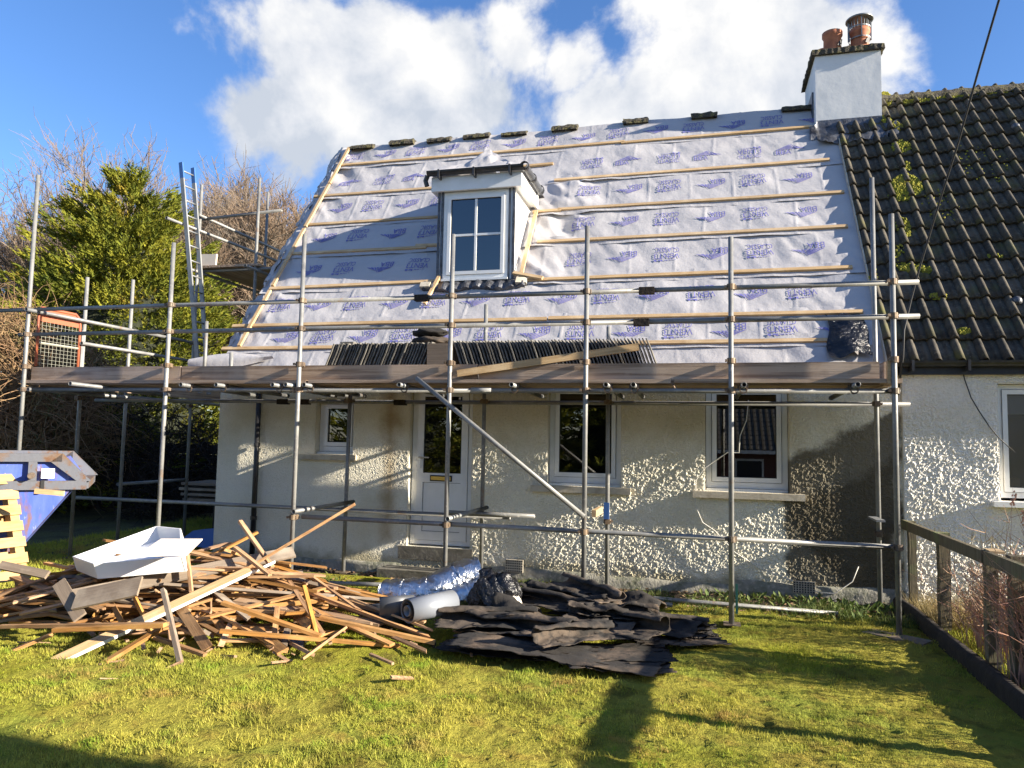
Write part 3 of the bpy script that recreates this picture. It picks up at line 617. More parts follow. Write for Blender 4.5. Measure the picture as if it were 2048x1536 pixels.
# ---- dormer
dor = MB().add([(-3.53, 9.48, 3.72), (-3.53, 9.48, 5.10), (-3.53, 10.45, 5.10), (-2.47, 9.48, 3.72), (-2.47, 9.48, 5.10), (-2.47, 10.45, 5.10)], [(0, 1, 2), (5, 4, 3)])
for a, b in ((-3.53, -3.47), (-2.55, -2.47)): dor.box((a, 9.455, 3.74), (b, 9.50, 5.10))
dor.box((-3.47, 9.455, 3.74), (-2.55, 9.50, 3.83)); dor.box((-3.47, 9.455, 5.045), (-2.55, 9.50, 5.10))
dorm = dor.build('dormer', m_white, cot)
MB().box((-3.5, 9.52, 3.76), (-2.5, 9.99, 5.06)).build('dormer_room', m_int, dorm).data.flip_normals()
wd_ = window(cot, -3.47, -2.55, 3.83, 5.045, 9.44, .05, .045, cross=True)
wd_.name = 'dormer_window'; wd_.parent = cot
MB().box((-3.48, 9.40, 3.80), (-2.54, 9.455, 3.828)).build('window_sill', m_white, wd_)
for xs in ((-3.565, -3.535), (-3.515, -3.485), (-2.545, -2.525), (-2.495, -2.462)):
    MB().box((xs[0], 9.436, 3.75), (xs[1], 9.456, 5.06)).build('lead_corner', m_lead, dorm)
f_ = MB().box((-3.64, 9.36, 5.05), (-2.36, 9.395, 5.25)); f_.box((-2.395, 9.395, 5.05), (-2.36, 10.40, 5.25)); f_.box((-3.64, 9.395, 5.05), (-3.605, 10.40, 5.25)); f_.box((-3.605, 9.395, 5.06), (-2.395, 10.3, 5.075))
f_.build('fascia', m_white, dorm)
def gutter(parent, p0, p1, out_, r=.055, mt=m_blackplas):
    p0, p1, out_ = map(lambda q: np.asarray(q, float), (p0, p1, out_)); P = np.empty((2, 9, 3)); Q = np.empty((2, 9, 3))
    for i, p in enumerate((p0, p1)):
        for j in range(9):
            t = math.pi*j/8; P[i, j] = p+out_*math.cos(t)*r+V(0, 0, -math.sin(t)*r); Q[i, j] = p+out_*math.cos(t)*(r-.006)+V(0, 0, -math.sin(t)*(r-.006))
    mb = MB().grid(P).grid(Q[::-1]); return mb.build('gutter', mt, parent, False)
gt = gutter(dorm, (-3.68, 9.31, 5.31), (-2.31, 9.31, 5.31), (0, -1, 0), .06)
for x in (-3.5, -3.0, -2.5): MB().box((x-.012, 9.235, 5.20), (x+.012, 9.36, 5.315)).build('gutter_bracket', m_blackplas, dorm)
MB().path([(-3.69, 9.33, 5.27), (-3.72, 9.34, 5.20), (-3.70, 9.35, 5.13)], .035, 8).build('gutter_end', m_blackplas, dorm)
gt = gutter(dorm, (-2.31, 9.26, 5.31), (-2.31, 10.33, 5.29), (1, 0, 0), .055, m_greyroll)
for y in (9.3, 9.75, 10.25): MB().lathe([(.056, 0), (.064, .0), (.064, .06), (.056, .06)], (0, 0, 0), 12).build('gutter_joint', m_blackplas, dorm).matrix_local = Matrix.Translation((-2.31, y, 5.30)) @ Matrix.Rotation(-math.pi/2, 4, 'X')
# hipped top wrapped in loose underlay
pk = V(-2.97, 9.80, 5.62); P = []
corners = [V(-3.70, 10.60, 5.30), V(-3.68, 9.30, 5.33), V(-2.34, 9.30, 5.33), V(-2.30, 10.60, 5.30)]
mb = MB(); back = V(-2.97, 11.0, 5.66)
def patch(a, b, c, d, n=12):
    P = np.empty((n, n, 3))
    for i in range(n):
        for j in range(n):
            u_, v_ = i/(n-1), j/(n-1); p = (a*(1-u_)+b*u_)*(1-v_)+(d*(1-u_)+c*u_)*v_
            p = p+V(0, -.02, .05)*math.sin(math.pi*v_)*(float(fbm(u_*7+a[0], v_*2+a[1], 3, 1))); p = p+V(0, -.03, -.05)*((1-v_)**3)*(random.random()*.5)
            P[i, j] = p
    mb.grid(P)
patch(corners[1], corners[2], pk+V(.05, 0, .0), pk-V(.05, 0, 0)); patch(corners[2], corners[3], back, pk+V(.05, 0, 0)); patch(corners[0], corners[1], pk-V(.05, 0, 0), back)
mb.build('dormer_wrap', m_membrane, dorm, True)
mb = MB(); P = np.empty((12, 22, 3))
for k2 in range(12):
    v_ = k2/11; wl, wr_ = -3.40+(.43)*v_, -2.46-(.44)*v_
    for i in range(22):
        x = wl+(wr_-wl)*i/21; n_ = float(fbm(x*6+1.3, v_*2.2, 3, 2)); P[k2, i] = (x, 9.36+.36*v_-.045*n_*(1-v_*.6), 5.335+.36*v_+.035*n_+.05*math.exp(-((x+2.9)/.12)**2)*v_)
mb.grid(P)
mb.build('wrap_peak', m_membrane, dorm, True)
# loose wavy lead / tile ends under the dormer window
nx = 60; xs = np.linspace(-3.72, -2.28, nx); P = np.empty((5, nx, 3))
for j, (s, h) in enumerate(((1.56, .02), (1.48, .05), (1.40, .065), (1.34, .062), (1.335, .01))):
    for i, x in enumerate(xs): P[j, i] = roof(x, s-.02*math.sin(x*9), h+(.022*math.sin(x*40)*min(1, (1.57-s)*8))+.006*random.random())
MB().grid(P).build('lead_apron', m_lead, dorm, False)
MB().obox(roof(-3.68, 1.42, .06), V(.07, 0, 0), roof(0, .045, 0)-roof(0, 0, 0), RN*.03).build('tile_end', m_sill, dorm)
MB().obox(roof(-2.33, 1.44, .06), V(.07, .02, 0), roof(0, .05, 0)-roof(0, 0, 0), RN*.03).build('tile_end', m_sill, dorm)

# ---- chimney on the party line
ch = MB().box((1.60, 11.31, 5.9), (2.49, 12.42, 7.405)).build('chimney', m_chim, cot)
cp = MB(); nx = 26
P = np.empty((nx, 4, 3)); ring = []
for (a, b) in ((1.555, 2.53),): pass
def slab(x0, x1, y0, y1, z0, z1, n, amp):
    mb = MB(); per = []
    for t in np.linspace(0, 1, n, endpoint=False): per.append((x0+(x1-x0)*t, y0))
    for t in np.linspace(0, 1, n, endpoint=False): per.append((x1, y0+(y1-y0)*t))
    for t in np.linspace(0, 1, n, endpoint=False): per.append((x1+(x0-x1)*t, y1))
    for t in np.linspace(0, 1, n, endpoint=False): per.append((x0, y1+(y0-y1)*t))
    lo = [(x+random.uniform(-amp, amp), y+random.uniform(-amp, amp), z0+random.uniform(-amp, amp)*.6) for x, y in per]; hi = [(x+random.uniform(-amp, amp), y+random.uniform(-amp, amp), z1+random.uniform(-amp, amp)) for x, y in per]
    m_ = len(per); mb.add(lo+hi, [(i, (i+1) % m_, m_+(i+1) % m_, m_+i) for i in range(m_)]+[tuple(range(m_, 2*m_)), tuple(range(m_-1, -1, -1))]); return mb
slab(1.55, 2.535, 11.262, 12.47, 7.407, 7.485, 22, .008).build('chimney_cap', m_ridge, ch)
for i, (x, y, tilt) in enumerate(((1.88, 11.56, .0), (2.26, 11.56, 0), (1.84, 12.1, 0), (2.24, 12.1, 0))):
    p = MB().lathe([(.135, 0), (.13, .02), (.125, .30), (.145, .33), (.145, .385), (.120, .39), (.112, .1)], (x, y, 7.48), 22).build('chimney_pot', m_terra, ch, True)
    MB().add([(x+.05, y-.152, 7.60), (x+.11, y-.105, 7.60), (x+.125, y-.088, 7.72), (x+.07, y-.135, 7.66)], [(0, 1, 2, 3)]).build('vent_slot', m_rubber, ch)
    if i == 1:
        c_ = MB().lathe([(.0, .60), (.09, .59), (.19, .55), (.195, .53), (.18, .525), (.0, .55)], (x, y, 7.48), 22).build('cowl', m_steel, ch, True)
        for k in range(16):
            t = 2*math.pi*k/16; MB().tube((x+.115*math.cos(t), y+.115*math.sin(t), 7.86), (x+.125*math.cos(t), y+.125*math.sin(t), 8.02), .0065, 5).build('cowl_bar', m_steel, ch) if k % 4 else MB().beam((x+.15*math.cos(t), y+.15*math.sin(t), 7.70), (x+.15*math.cos(t), y+.15*math.sin(t), 8.02), .012, .03, (math.cos(t), math.sin(t), 0)).build('cowl_strap', m_alu, ch)
        for z in (7.70, 7.872): MB().lathe([(.148, 0), (.153, .0), (.153, .016), (.148, .016)], (x, y, z), 22).build('cowl_band', m_alu, ch)
# lead skirt
nx = 40; xs = np.linspace(1.50, 2.66, nx); P = np.empty((6, nx, 3))
for j in range(6):
    for i, x in enumerate(xs):
        t = j/5; b = V(x, 11.30, 6.38); e = roof(x, 4.62-.5+.35, .10)
        s = 4.60-.42*t; q = roof(x, s, .05+.035*math.sin(x*13+j)*t+.03*random.random()*t) if j > 1 else V(x, 11.303-.004*j, 6.42-.11*j)
        if x < 1.6 or x > 2.5:
            q = roof(x, 4.62-.30*t+.02*math.sin(x*9), .05+.03*math.sin(x*17+j*2)+.02*random.random())
        P[j, i] = q
MB().grid(P).build('lead_flashing', m_lead, ch, True)
MB().box((1.575, 11.5, 6.3), (1.598, 11.9, 6.95)).build('lead_soaker', m_lead, ch)
# shiny black polythene patch near the eaves at the party line
P = np.empty((16, 12, 3))
for i in range(16):
    for j in range(12):
        a, b = i/15, j/11; x = 1.33+.36*a+.03*math.sin(b*6)+(.10*b*a); s = .68-.66*b-.04*math.sin(a*7)
        P[i, j] = roof(x, s, .06+.05*float(fbm(a*4, b*4, 3, 2))+.05*math.sin(math.pi*a)*math.sin(2.2*b))
MB().grid(P).build('polythene_patch', m_blackbag, cot, True)

# ------------------------------------------------------------------ neighbour's cottage (attached on the right)
nb = empty('neighbour_cottage', (0, 0, 0), 'adjoining white pebbledashed cottage with dark mossy tiled roof', 'cottage')
mb = wall(2.036, 8.5, -.2, 2.62, WY-.05, [(2.93, 4.15, 1.13, 2.33)], .20); mb.add([(2.036, WY-.05, -.2), (2.036, WY+.02, -.2), (2.036, WY+.02, 2.62), (2.036, WY-.05, 2.62)], [(3, 2, 1, 0)]); mb.build('wall', m_wall2, nb)
harl(2.036, 4.6, -.05, 2.45, WY-.05, [(2.93, 4.15, 1.13, 2.33)], .0105, lambda X, Z: .013+0*X, m_wall2, nb, 3)
MB().add([(8.5, WY, -.2), (8.5, 14.75, -.2), (8.5, 14.75, 2.56), (8.5, 11.7, 6.72), (8.5, WY, 2.62)], [(0, 1, 2, 3, 4)]).build('gable_wall', m_wall2, nb)
MB().box((2.5, 8.82, .1), (6.5, 12.5, 2.5)).build('room', m_int, nb).data.flip_normals()
w_ = window(nb, 2.935, 4.145, 1.16, 2.325, WY+.03, .05, .045)
MB().box((2.84, WY-.14, 1.075), (4.25, WY+.02, 1.128)).build('window_sill', m_white, w_)
MB().box((3.04, WY+.075, 2.02), (4.04, WY+.08, 2.27)).build('roller_blind', m_blind, w_)
bx = tag(MB().box((3.02, WY+.10, 1.275), (3.16, WY+.22, 1.36)).build('cardboard_box', m_card), 'small brown cardboard box standing inside the neighbour window', 'box')
MB().box((2.98, WY+.09, 1.255), (4.1, WY+.24, 1.27)).build('inner_sill', m_white, w_)
g_ = gutter(nb, (1.90, 8.475, 2.555), (8.6, 8.475, 2.555), (0, -1, 0), .06)
for x in (2.10, 2.62, 3.25, 3.9): MB().box((x-.013, 8.402, 2.45), (x+.013, 8.53, 2.562)).build('gutter_bracket', m_blackplas, nb)
MB().box((2.0, 8.53, 2.42), (8.6, 8.655, 2.55)).build('fascia', m_blackplas, nb)
MB().add([roof(1.9, -.02, -.02), roof(8.6, -.02, -.02), roof(8.6, RIDGE, -.02), roof(1.9, RIDGE, -.02), (1.9, 14.85, 2.5), (8.6, 14.85, 2.5)], [(0, 1, 2, 3), (3, 2, 5, 4)]).build('roof_deck', m_darkwood, nb)
# one interlocking tile: pan and bold roll, tail edge thick
TW, TL, GA = .2165, .365, .318
def tile_mesh(k):
    pf = [(0, 0), (.010, .022), (.026, .046), (.046, .056), (.066, .046), (.082, .022), (.092, .004), (.125, 0), (.152, .002), (.160, .013), (.184, .013), (TW+.004, .0)]
    vs = []
    for j, (y, lift) in enumerate(((0, .046), (TL*.5, .026), (TL, .004))):
        for x, h in pf: vs.append((x-TW/2, y, h+lift+(.0015*math.sin(7*x*30+k) if j == 0 else 0)))
    n_ = len(pf); fs = [(i+j*n_, i+1+j*n_, i+1+(j+1)*n_, i+(j+1)*n_) for j in range(2) for i in range(n_-1)]
    o = len(vs)
    for x, h in pf: vs.append((x-TW/2, .004, h+.046-.026))
    fs += [(o+i, o+i+1, i+1, i) for i in range(n_-1)]
    vs += [(-TW/2, TL, -.012), (TW/2, TL, -.012)]; q = o+n_
    fs += [(o, 0, n_, 2*n_, q)]
    return MB().add(vs, fs).mesh('tile', m_tile, True)
tms = [tile_mesh(k) for k in range(4)]
for me in tms:
    me.polygons.foreach_set('use_smooth', [i < 22 for i in range(len(me.polygons))])
RM = Matrix(((1, 0, 0), (0, CA, -SA), (0, SA, CA)))
cnt = 0; tops = []
for r_ in range(17):
    for c_ in range(14):
        s = -.06+r_*GA; x = 1.87+TW*(c_+.5)
        if s > 4.55 and x < 2.55: continue
        if s+TL > RIDGE+.12: continue
        mm = (Matrix.Translation(roof(x+random.uniform(-.002, .002), s+random.uniform(-.006, .006), .012+random.uniform(0, .004))) @ RM.to_4x4() @ Matrix.Rotation(random.uniform(-.008, .008), 4, 'Z'))
        put('tile', tms[random.randrange(4)], nb, mm); cnt += 1
# far tiles beyond the frame: one joined part
fv = MB()
for r_ in range(17):
    for c_ in range(14, 31):
        if -.06+r_*GA+TL > RIDGE+.12: continue
        mm = Matrix.Translation(roof(1.87+TW*(c_+.5), -.06+r_*GA, .012)) @ RM.to_4x4(); o_ = tms[0]
        fv.add([tuple(mm @ q.co) for q in o_.vertices], [tuple(p.vertices) for p in o_.polygons])
tag(fv.build('tile_rows', m_tile, nb), None, kind='stuff')
# verge lip between the two roofs
for i in range(14): MB().obox(roof(1.868, .10+i*GA, .035), V(.006, 0, 0), roof(0, .155, 0)-roof(0, 0, 0), RN*.028).build('verge_strip', m_sill, nb)
# ridge
for i in range(12):
    x0 = 2.50+i*.45; P = np.empty((10, 9, 3))
    for a, xx in enumerate(np.linspace(x0, x0+.445, 10)):
        for b in range(9):
            t = math.pi*b/8; P[a, b] = (xx, 11.70-math.cos(t)*.14*(1+.05*random.uniform(-1, 1)), 6.73+math.sin(t)*.15*(1+.06*random.uniform(-1, 1)))
    MB().grid(P).build('ridge_tile', m_ridge, nb)
def moss(name, spots, label, parent):
    """small cushions made of many little lumps sitting on the tiles"""
    vs = []; fs = []
    for (cx, cs, rx, rs, n_, sz) in spots:
        for i in range(int(n_*1.5)):
            a = random.uniform(0, 6.28); q = math.sqrt(random.random()); x = cx+rx*q*math.cos(a); s = cs+rs*q*math.sin(a); r_ = sz*random.uniform(.7, 1.6)
            c = roof(x, s, .045+random.uniform(0, .02)); o = len(vs)
            for j in range(6): t = 6.283*j/6+random.random(); vs.append(c+V(math.cos(t)*r_, 0, 0)+(roof(0, 1)-roof(0, 0))*math.sin(t)*r_)
            vs.append(c+RN*r_*random.uniform(.6, 1.1)); fs += [(o+j, o+(j+1) % 6, o+6) for j in range(6)]
    tag(put(name, nmesh(name, vs, fs, m_moss), parent), label, kind='stuff')
def RS(x, y):
    n_ = V(0, -RT, 1); d = ray(x, y); t = ((EZ-RT*EY)-n_ @ CAM)/(n_ @ d); p = CAM+d*t; return p[0], (p[1]-EY)/CA
sp = []
for (px, py, rx, rs, n_, sz) in ((1812, 378, .17, .24, 520, .022), (1800, 395, .14, .14, 200, .02), (1800, 300, .12, .16, 110, .018), (1790, 260, .08, .12, 60, .018), (1770, 245, .06, .1, 50, .018), (1825, 210, .22, .05, 120, .02), (1900, 200, .25, .05, 90, .02), (1990, 190, .3, .05, 100, .02), (1820, 543, .13, .06, 120, .018), (1855, 548, .06, .05, 60, .018), (1875, 600, .09, .05, 60, .018), (1925, 670, .06, .04, 40, .018), (1805, 460, .08, .2, 80, .016), (1810, 340, .05, .1, 50, .016), (1985, 520, .08, .03, 20, .016), (1770, 205, .08, .2, 120, .018), (1800, 520, .1, .25, 50, .014), (1745, 560, .05, .2, 40, .014), (1880, 420, .2, .4, 40, .012), (1960, 330, .3, .5, 50, .012)):
    x, s = RS(px, py); sp.append((x, s, rx, rs, n_, sz))
moss('moss', sp, 'yellow-green moss cushions on the tiles', nb)
for px, py in ((2030, 610), (2028, 262)):
    x, s = RS(px, py); MB().lathe([(0, .05), (.03, .045), (.05, .02), (.055, 0)], (0, 0, 0), 12).build('roof_vent', m_lead, nb, True).matrix_local = Matrix.Translation(roof(x, s, .06)) @ RM.to_4x4()
# cables
def sagline(p0, p1, sag, n_=24): return [p0*(1-t)+p1*t-V(0, 0, sag*4*t*(1-t)) for t in np.linspace(0, 1, n_)]
pts = [on(x, y, 1, Y_) for x, y, Y_ in ((2040, -150, 6.6), (1998, 0, 6.95), (1960, 130, 7.3), (1915, 290, 7.7), (1880, 400, 8.0), (1856, 480, 8.2), (1838, 540, 8.32), (1822, 600, 8.4), (1808, 660, 8.42), (1806, 715, 8.40), (1802, 740, 8.45), (1796, 790, 8.60))]
tag(MB().path(pts, .011, 6).build('overhead_cable', m_cable, None, True), 'thin black overhead service cable dropping from the sky to the party wall', 'cable')
pts = [on(x, y, 1, WY-.085) for x, y in ((1925, 738), (1929, 758), (1942, 795), (1958, 822), (1978, 852), (1998, 876), (2030, 905))]
tag(MB().path(pts, .006, 6).build('wall_cable', m_cable, None, True), 'thin dark cable hanging across the neighbour wall to its window', 'cable')
pts = [on(x, y, 1, WY-.05) for x, y in ((1497, 800), (1493, 840), (1480, 872), (1478, 905), (1455, 905), (1425, 925), (1408, 937), (1392, 960), (1390, 1010), (1405, 1045), (1430, 1062), (1470, 1105), (1520, 1137), (1580, 1160), (1640, 1186), (1670, 1187), (1705, 1163), (1717, 1133))]
tag(MB().path(pts, .0055, 6).build('loose_wire', m_wire, None, True), 'thin pale wire trailing loosely down the wall past the right window', 'wire')

# ------------------------------------------------------------------ scaffold
sf = empty('scaffold', (0, 0, 0), 'galvanised tube scaffold with timber boards along the cottage front and gable', 'scaffold')
TR = .0242; FY, BY = 7.2, 8.35
def tubeo(name, p0, p1, parent=sf, r=TR):
    p0, p1 = np.asarray(p0, float), np.asarray(p1, float); return MB().pipe(p0, p1, r, .004, 12).build(name, m_galv, parent, True)
def edge_smooth(me): pass
cpm = MB(); cpm.lathe([(.026, -.026), (.038, -.026), (.038, .026), (.026, .026)], (0, 0, 0), 12)
cpm.obox((.0, .045, 0), (.027, 0, 0), (0, .018, 0), (0, 0, .027)); cpm.tube((-.045, -.03, .0), (-.045, .05, .0), .008, 6); cpm.obox((-.045, -.03, 0), (.012, 0, 0), (0, .008, 0), (0, 0, .012)); cpm.obox((.036, .02, 0), (.008, 0, 0), (0, .03, 0), (0, 0, .02))
cpme = cpm.mesh('coupler', m_coupler)
def coupler(p, parent=sf, rot=0., horiz=None):
    mm = Matrix.Translation(p) @ Matrix.Rotation(rot+random.uniform(-.15, .15), 4, 'Z')
    if horiz: mm = Matrix.Translation(p) @ Matrix.Rotation(math.pi/2, 4, horiz)
    put('coupler', cpme, parent, mm)
bpm = MB().box((-.075, -.075, 0), (.075, .075, .008)); bpm.lathe([(.0, .03), (.018, .03), (.018, .008)], (0, 0, 0), 8); bpme = bpm.mesh('base_plate', m_coupler)
FX = [(-8.02, 4.83), (-5.98, 3.87), (-4.28, 3.88), (-2.54, 3.79), (-1.125, 3.80), (.25, 3.62), (1.645, 3.76)]
for i, (x, zt) in enumerate(FX):
    s = tubeo('standard', (x+random.uniform(-.004, .004), FY, .02), (x, FY, zt)); put('base_plate', bpme, s, Matrix.Translation((x, FY, .012)))
    for z in (3.14, 2.83, 2.155)+((.78,) if i > 1 else ()): coupler((x, FY, z), s)
    coupler((x, FY, 2.435), s)
for x, y, z0, zt in ((-8.0, 8.03, 0, 3.72), (-8.0, 8.83, 0, 3.86), (-6.35, BY, 2.2, 3.14), (-5.95, BY, 2.2, 2.72), (-4.25, BY, 0, 2.2), (-2.5, BY, 0, 3.26), (-1.04, BY, 0, 2.96), (1.735, BY, 0, 4.5), (-8.0, 10.22, 0, 5.75), (-6.95, 10.25, 2.1, 5.8), (-8.0, 12.08, 0, 6.25), (-6.95, 12.1, 4.2, 5.6)):
    s = tubeo('standard', (x, y, z0+.02), (x+random.uniform(-.01, .01), y, zt))
    if z0 == 0: put('base_plate', bpme, s, Matrix.Translation((x, y, .012))); coupler((x, y, 2.10), s, 3.14)
    for z in ((3.12, 2.82) if x == -8 else ()): coupler((x, y, z), s, 1.57)
    if y < 8.4 and x > -5: coupler((x, y, .77), s, 3.14)
R2 = FY+.05
for nm, p0, p1 in (('guard_rail', (-8.75, R2, 3.145), (-2.9, R2, 3.14)), ('guard_rail', (-2.88, R2, 3.14), (-.55, R2, 3.142)), ('guard_rail', (-.53, R2, 3.142), (1.87, R2, 3.14)), ('guard_rail', (-8.2, R2, 2.835), (-.60, R2, 2.83)), ('guard_rail', (-.58, R2, 2.83), (1.87, R2, 2.83)),
                   ('ledger', (-7.95, R2, 2.155), (-2.3, R2, 2.155)), ('ledger', (-2.28, R2, 2.155), (1.70, R2, 2.155)), ('ledger', (-8.1, BY+.05, 2.09), (-3.6, BY+.05, 2.09)), ('ledger', (-3.58, BY+.05, 2.09), (2.06, BY+.05, 2.10)),
                   ('ledger', (-4.20, R2, .785), (1.66, R2, .775)), ('ledger', (-8.25, BY-.05, .765), (-2.15, BY-.05, .765)),
                   ('side_rail', (-7.95, 7.1, 3.12), (-7.95, 10.5, 3.12)), ('side_rail', (-7.95, 7.95, 2.82), (-7.95, 10.5, 2.82)), ('side_rail', (-7.95, 10.1, 5.21), (-7.95, 13.2, 5.22)), ('side_rail', (-7.95, 9.38, 4.94), (-7.95, 13.0, 5.02)),
                   ('guard_rail', (-8.1, 10.30, 5.19), (-6.55, 10.30, 5.26)), ('ledger', (-7.95, 9.9, 4.28), (-7.95, 13, 4.28)), ('ledger', (-6.9, 9.9, 4.28), (-6.9, 13, 4.28)), ('ledger', (-7.95, 7.2, 2.155), (-7.95, 12.6, 2.155)),
                   ('transom', (-8.1, 10.3, 4.32), (-6.5, 10.3, 4.32)), ('transom', (-8.1, 12.1, 4.32), (-6.5, 12.1, 4.32)), ('brace', (-2.885, FY-.05, 2.275), (-1.115, FY-.05, .93)),
                   ('transom', (-2.49, 7.1, .85), (-2.49, 8.5, .85)), ('transom', (-4.22, 7.1, .85), (-4.22, 8.5, .85)), ('transom', (-1.85, BY-.1, .80), (-2.9, BY-.1, .80)), ('transom', (-8.05, 8.83, .92), (-8.05, 10.3, .92))):
    tubeo(nm, p0, p1)
for x, z in ((-2.89, 3.14), (-.54, 3.142), (-.59, 2.83), (-3.59, 2.09), (-5.2, 2.09), (-4.9, 2.09)):      # sleeve joints
    MB().box((x-.075, R2-.036 if z > 2.5 else BY+.014, z-.038), (x+.075, R2+.036 if z > 2.5 else BY+.086, z+.028)).build('sleeve_coupler', m_darkwood, sf)
MB().pipe((-2.32, R2, 2.155), (-2.10, R2, 2.155), .031, .005, 12).build('sleeve_coupler', m_galv, sf, True)
for x in (-5.69, -5.24, -4.53, -4.36, -4.15, -3.05, -1.85, -.91, -.65, .36, 1.32):
    tubeo('transom', (x, 7.08+random.uniform(-.02, .02), 2.203), (x+random.uniform(-.02, .02), 8.55, 2.17)); coupler((x, R2, 2.165), sf, 0, 'X')
tubeo('transom', on(140, 767, 1, 6.75), (-7.0, 8.5, 2.17))
# platform boards and toe boards
for a, b in ((-8.1, -4.2), (-4.18, -.3), (-.28, 1.72)):
    for j in range(5):
        y = 7.33+j*.228; sag = random.uniform(-.004, .004)
        put('platform_board', stick_mesh('platform_board', b-a-.01, .222, .038, m_scaffboard), sf, frame_m((a, y, 2.248+sag), (b, y, 2.248-sag)))
for a, b, z in ((-8.0, -5.86, 2.325), (-5.84, -2.27, 2.322), (-2.25, 1.54, 2.318)):
    put('toe_board', stick_mesh('toe_board', b-a, .036, .215, m_scaffboard), sf, frame_m((a, R2+.045, z), (b, R2+.045, z)))
put('toe_board', stick_mesh('toe_board', 1.15, .036, .215, m_scaffboard), sf, frame_m((1.60, R2+.02, 2.318), (1.60, 8.45, 2.318)))
MB().box((1.59, FY-.005, 2.22), (1.616, FY+.05, 2.425)).build('board_end', m_batten, sf)
put('toe_board', stick_mesh('toe_board', 4.2, .036, .215, m_scaffboard), sf, frame_m((-7.9, 7.3, 2.32), (-7.9, 11.5, 2.32)))
for j in range(5): put('platform_board', stick_mesh('platform_board', 3.0, .222, .038, m_scaffboard), sf, frame_m((-7.9+j*.23, 10.2, 4.37), (-7.9+j*.23, 13.2, 4.37)))
put('toe_board', stick_mesh('toe_board', .35, .03, .19, m_cream), sf, frame_m((-8.0, 10.26, 4.50), (-7.72, 10.26, 4.49)))
put('timber_packer', stick_mesh('timber_packer', .42, .045, .07, m_batten), sf, frame_m((-1.09, 7.24, .92), (-1.06, 8.3, .93)))
MB().box((-1.075, 8.28, .80), (-1.015, 8.30, .98)).build('padlock_tag', m_blue, sf)
MB().box((1.62, 7.9, .93), (1.70, 8.28, .95)).build('angle_bracket', m_alu, sf)
# sole board under the corner standard
tag(put('sole_board', stick_mesh('sole_board', .5, .2, .03, m_grey), None, frame_m((1.42, 7.28, .02), (1.80, 7.0, .02))), 'short grey sole board under the right corner pole of the scaffold', 'board')

# ladder
lad = empty('ladder', (0, 0, 0), 'aluminium ladder with blue stile ends leaning on the gable scaffold', 'ladder')
lt, lb_, rt, rb = on(362, 325, 1, 9.72), on(396, 735, 1, 9.72), on(386, 336, 1, 10.06), on(414, 735, 1, 10.06)
lb_ = lt+(lb_-lt)*((2.28-lt[2])/(lb_[2]-lt[2])); rb = rt+(rb-rt)*((2.28-rt[2])/(rb[2]-rt[2]))
for a, b in ((lt, lb_), (rt, rb)):
    s = MB().beam(a+(b-a)*.07, b, .028, .065, (1, 0, 0)).build('stile', m_alu, lad); MB().beam(a, a+(b-a)*.07, .029, .067, (1, 0, 0)).build('blue_end', m_blue, lad)
for i in range(15):
    t = .035+i*.066
    MB().tube(lt+(lb_-lt)*t, rt+(rb-rt)*t, .014, 8).build('rung', m_alu, lad, True)
# ladder safety gate in the side guard rail
ga = empty('safety_gate', (0, 0, 0), 'rusty red safety gate with wire mesh on the left end of the scaffold', 'gate')
y0, y1, z0, z1, gx = 7.33, 7.96, 2.45, 3.19, -8.0
MB().path([(gx, y0, z0), (gx, y0, z1-.03), (gx, y0+.04, z1), (gx, y1-.08, z1), (gx, y1-.02, z1-.05), (gx, y1, z1-.14), (gx, y1, z0)], .018, 8).build('gate_frame', m_red, ga, True)
MB().add([(gx, y0+.01, z1-.17), (gx, y1-.01, z1-.17), (gx, y1-.03, z1-.04), (gx, y1-.09, z1-.005), (gx, y0+.02, z1-.005)], [(0, 1, 2, 3, 4)]).build('gate_panel', m_red, ga)
mb = MB()
for i in range(1, 11): mb.tube((gx, y0+i*(y1-y0)/11, z0), (gx, y0+i*(y1-y0)/11, z1-.17), .0020, 4)
for i in range(1, 12): mb.tube((gx, y0, z0+i*(z1-.17-z0)/12), (gx, y1, z0+i*(z1-.17-z0)/12), .0020, 4)
mb.build('wire_mesh', m_mesh, ga); MB().tube((gx, y0, z0+.3), (gx, y1, z0+.3), .012, 8).build('gate_rail', m_mesh, ga); MB().box((gx-.02, y1+.02, z0), (gx+.02, y1+.06, z1-.2)).build('hinge_post', m_alu, ga)

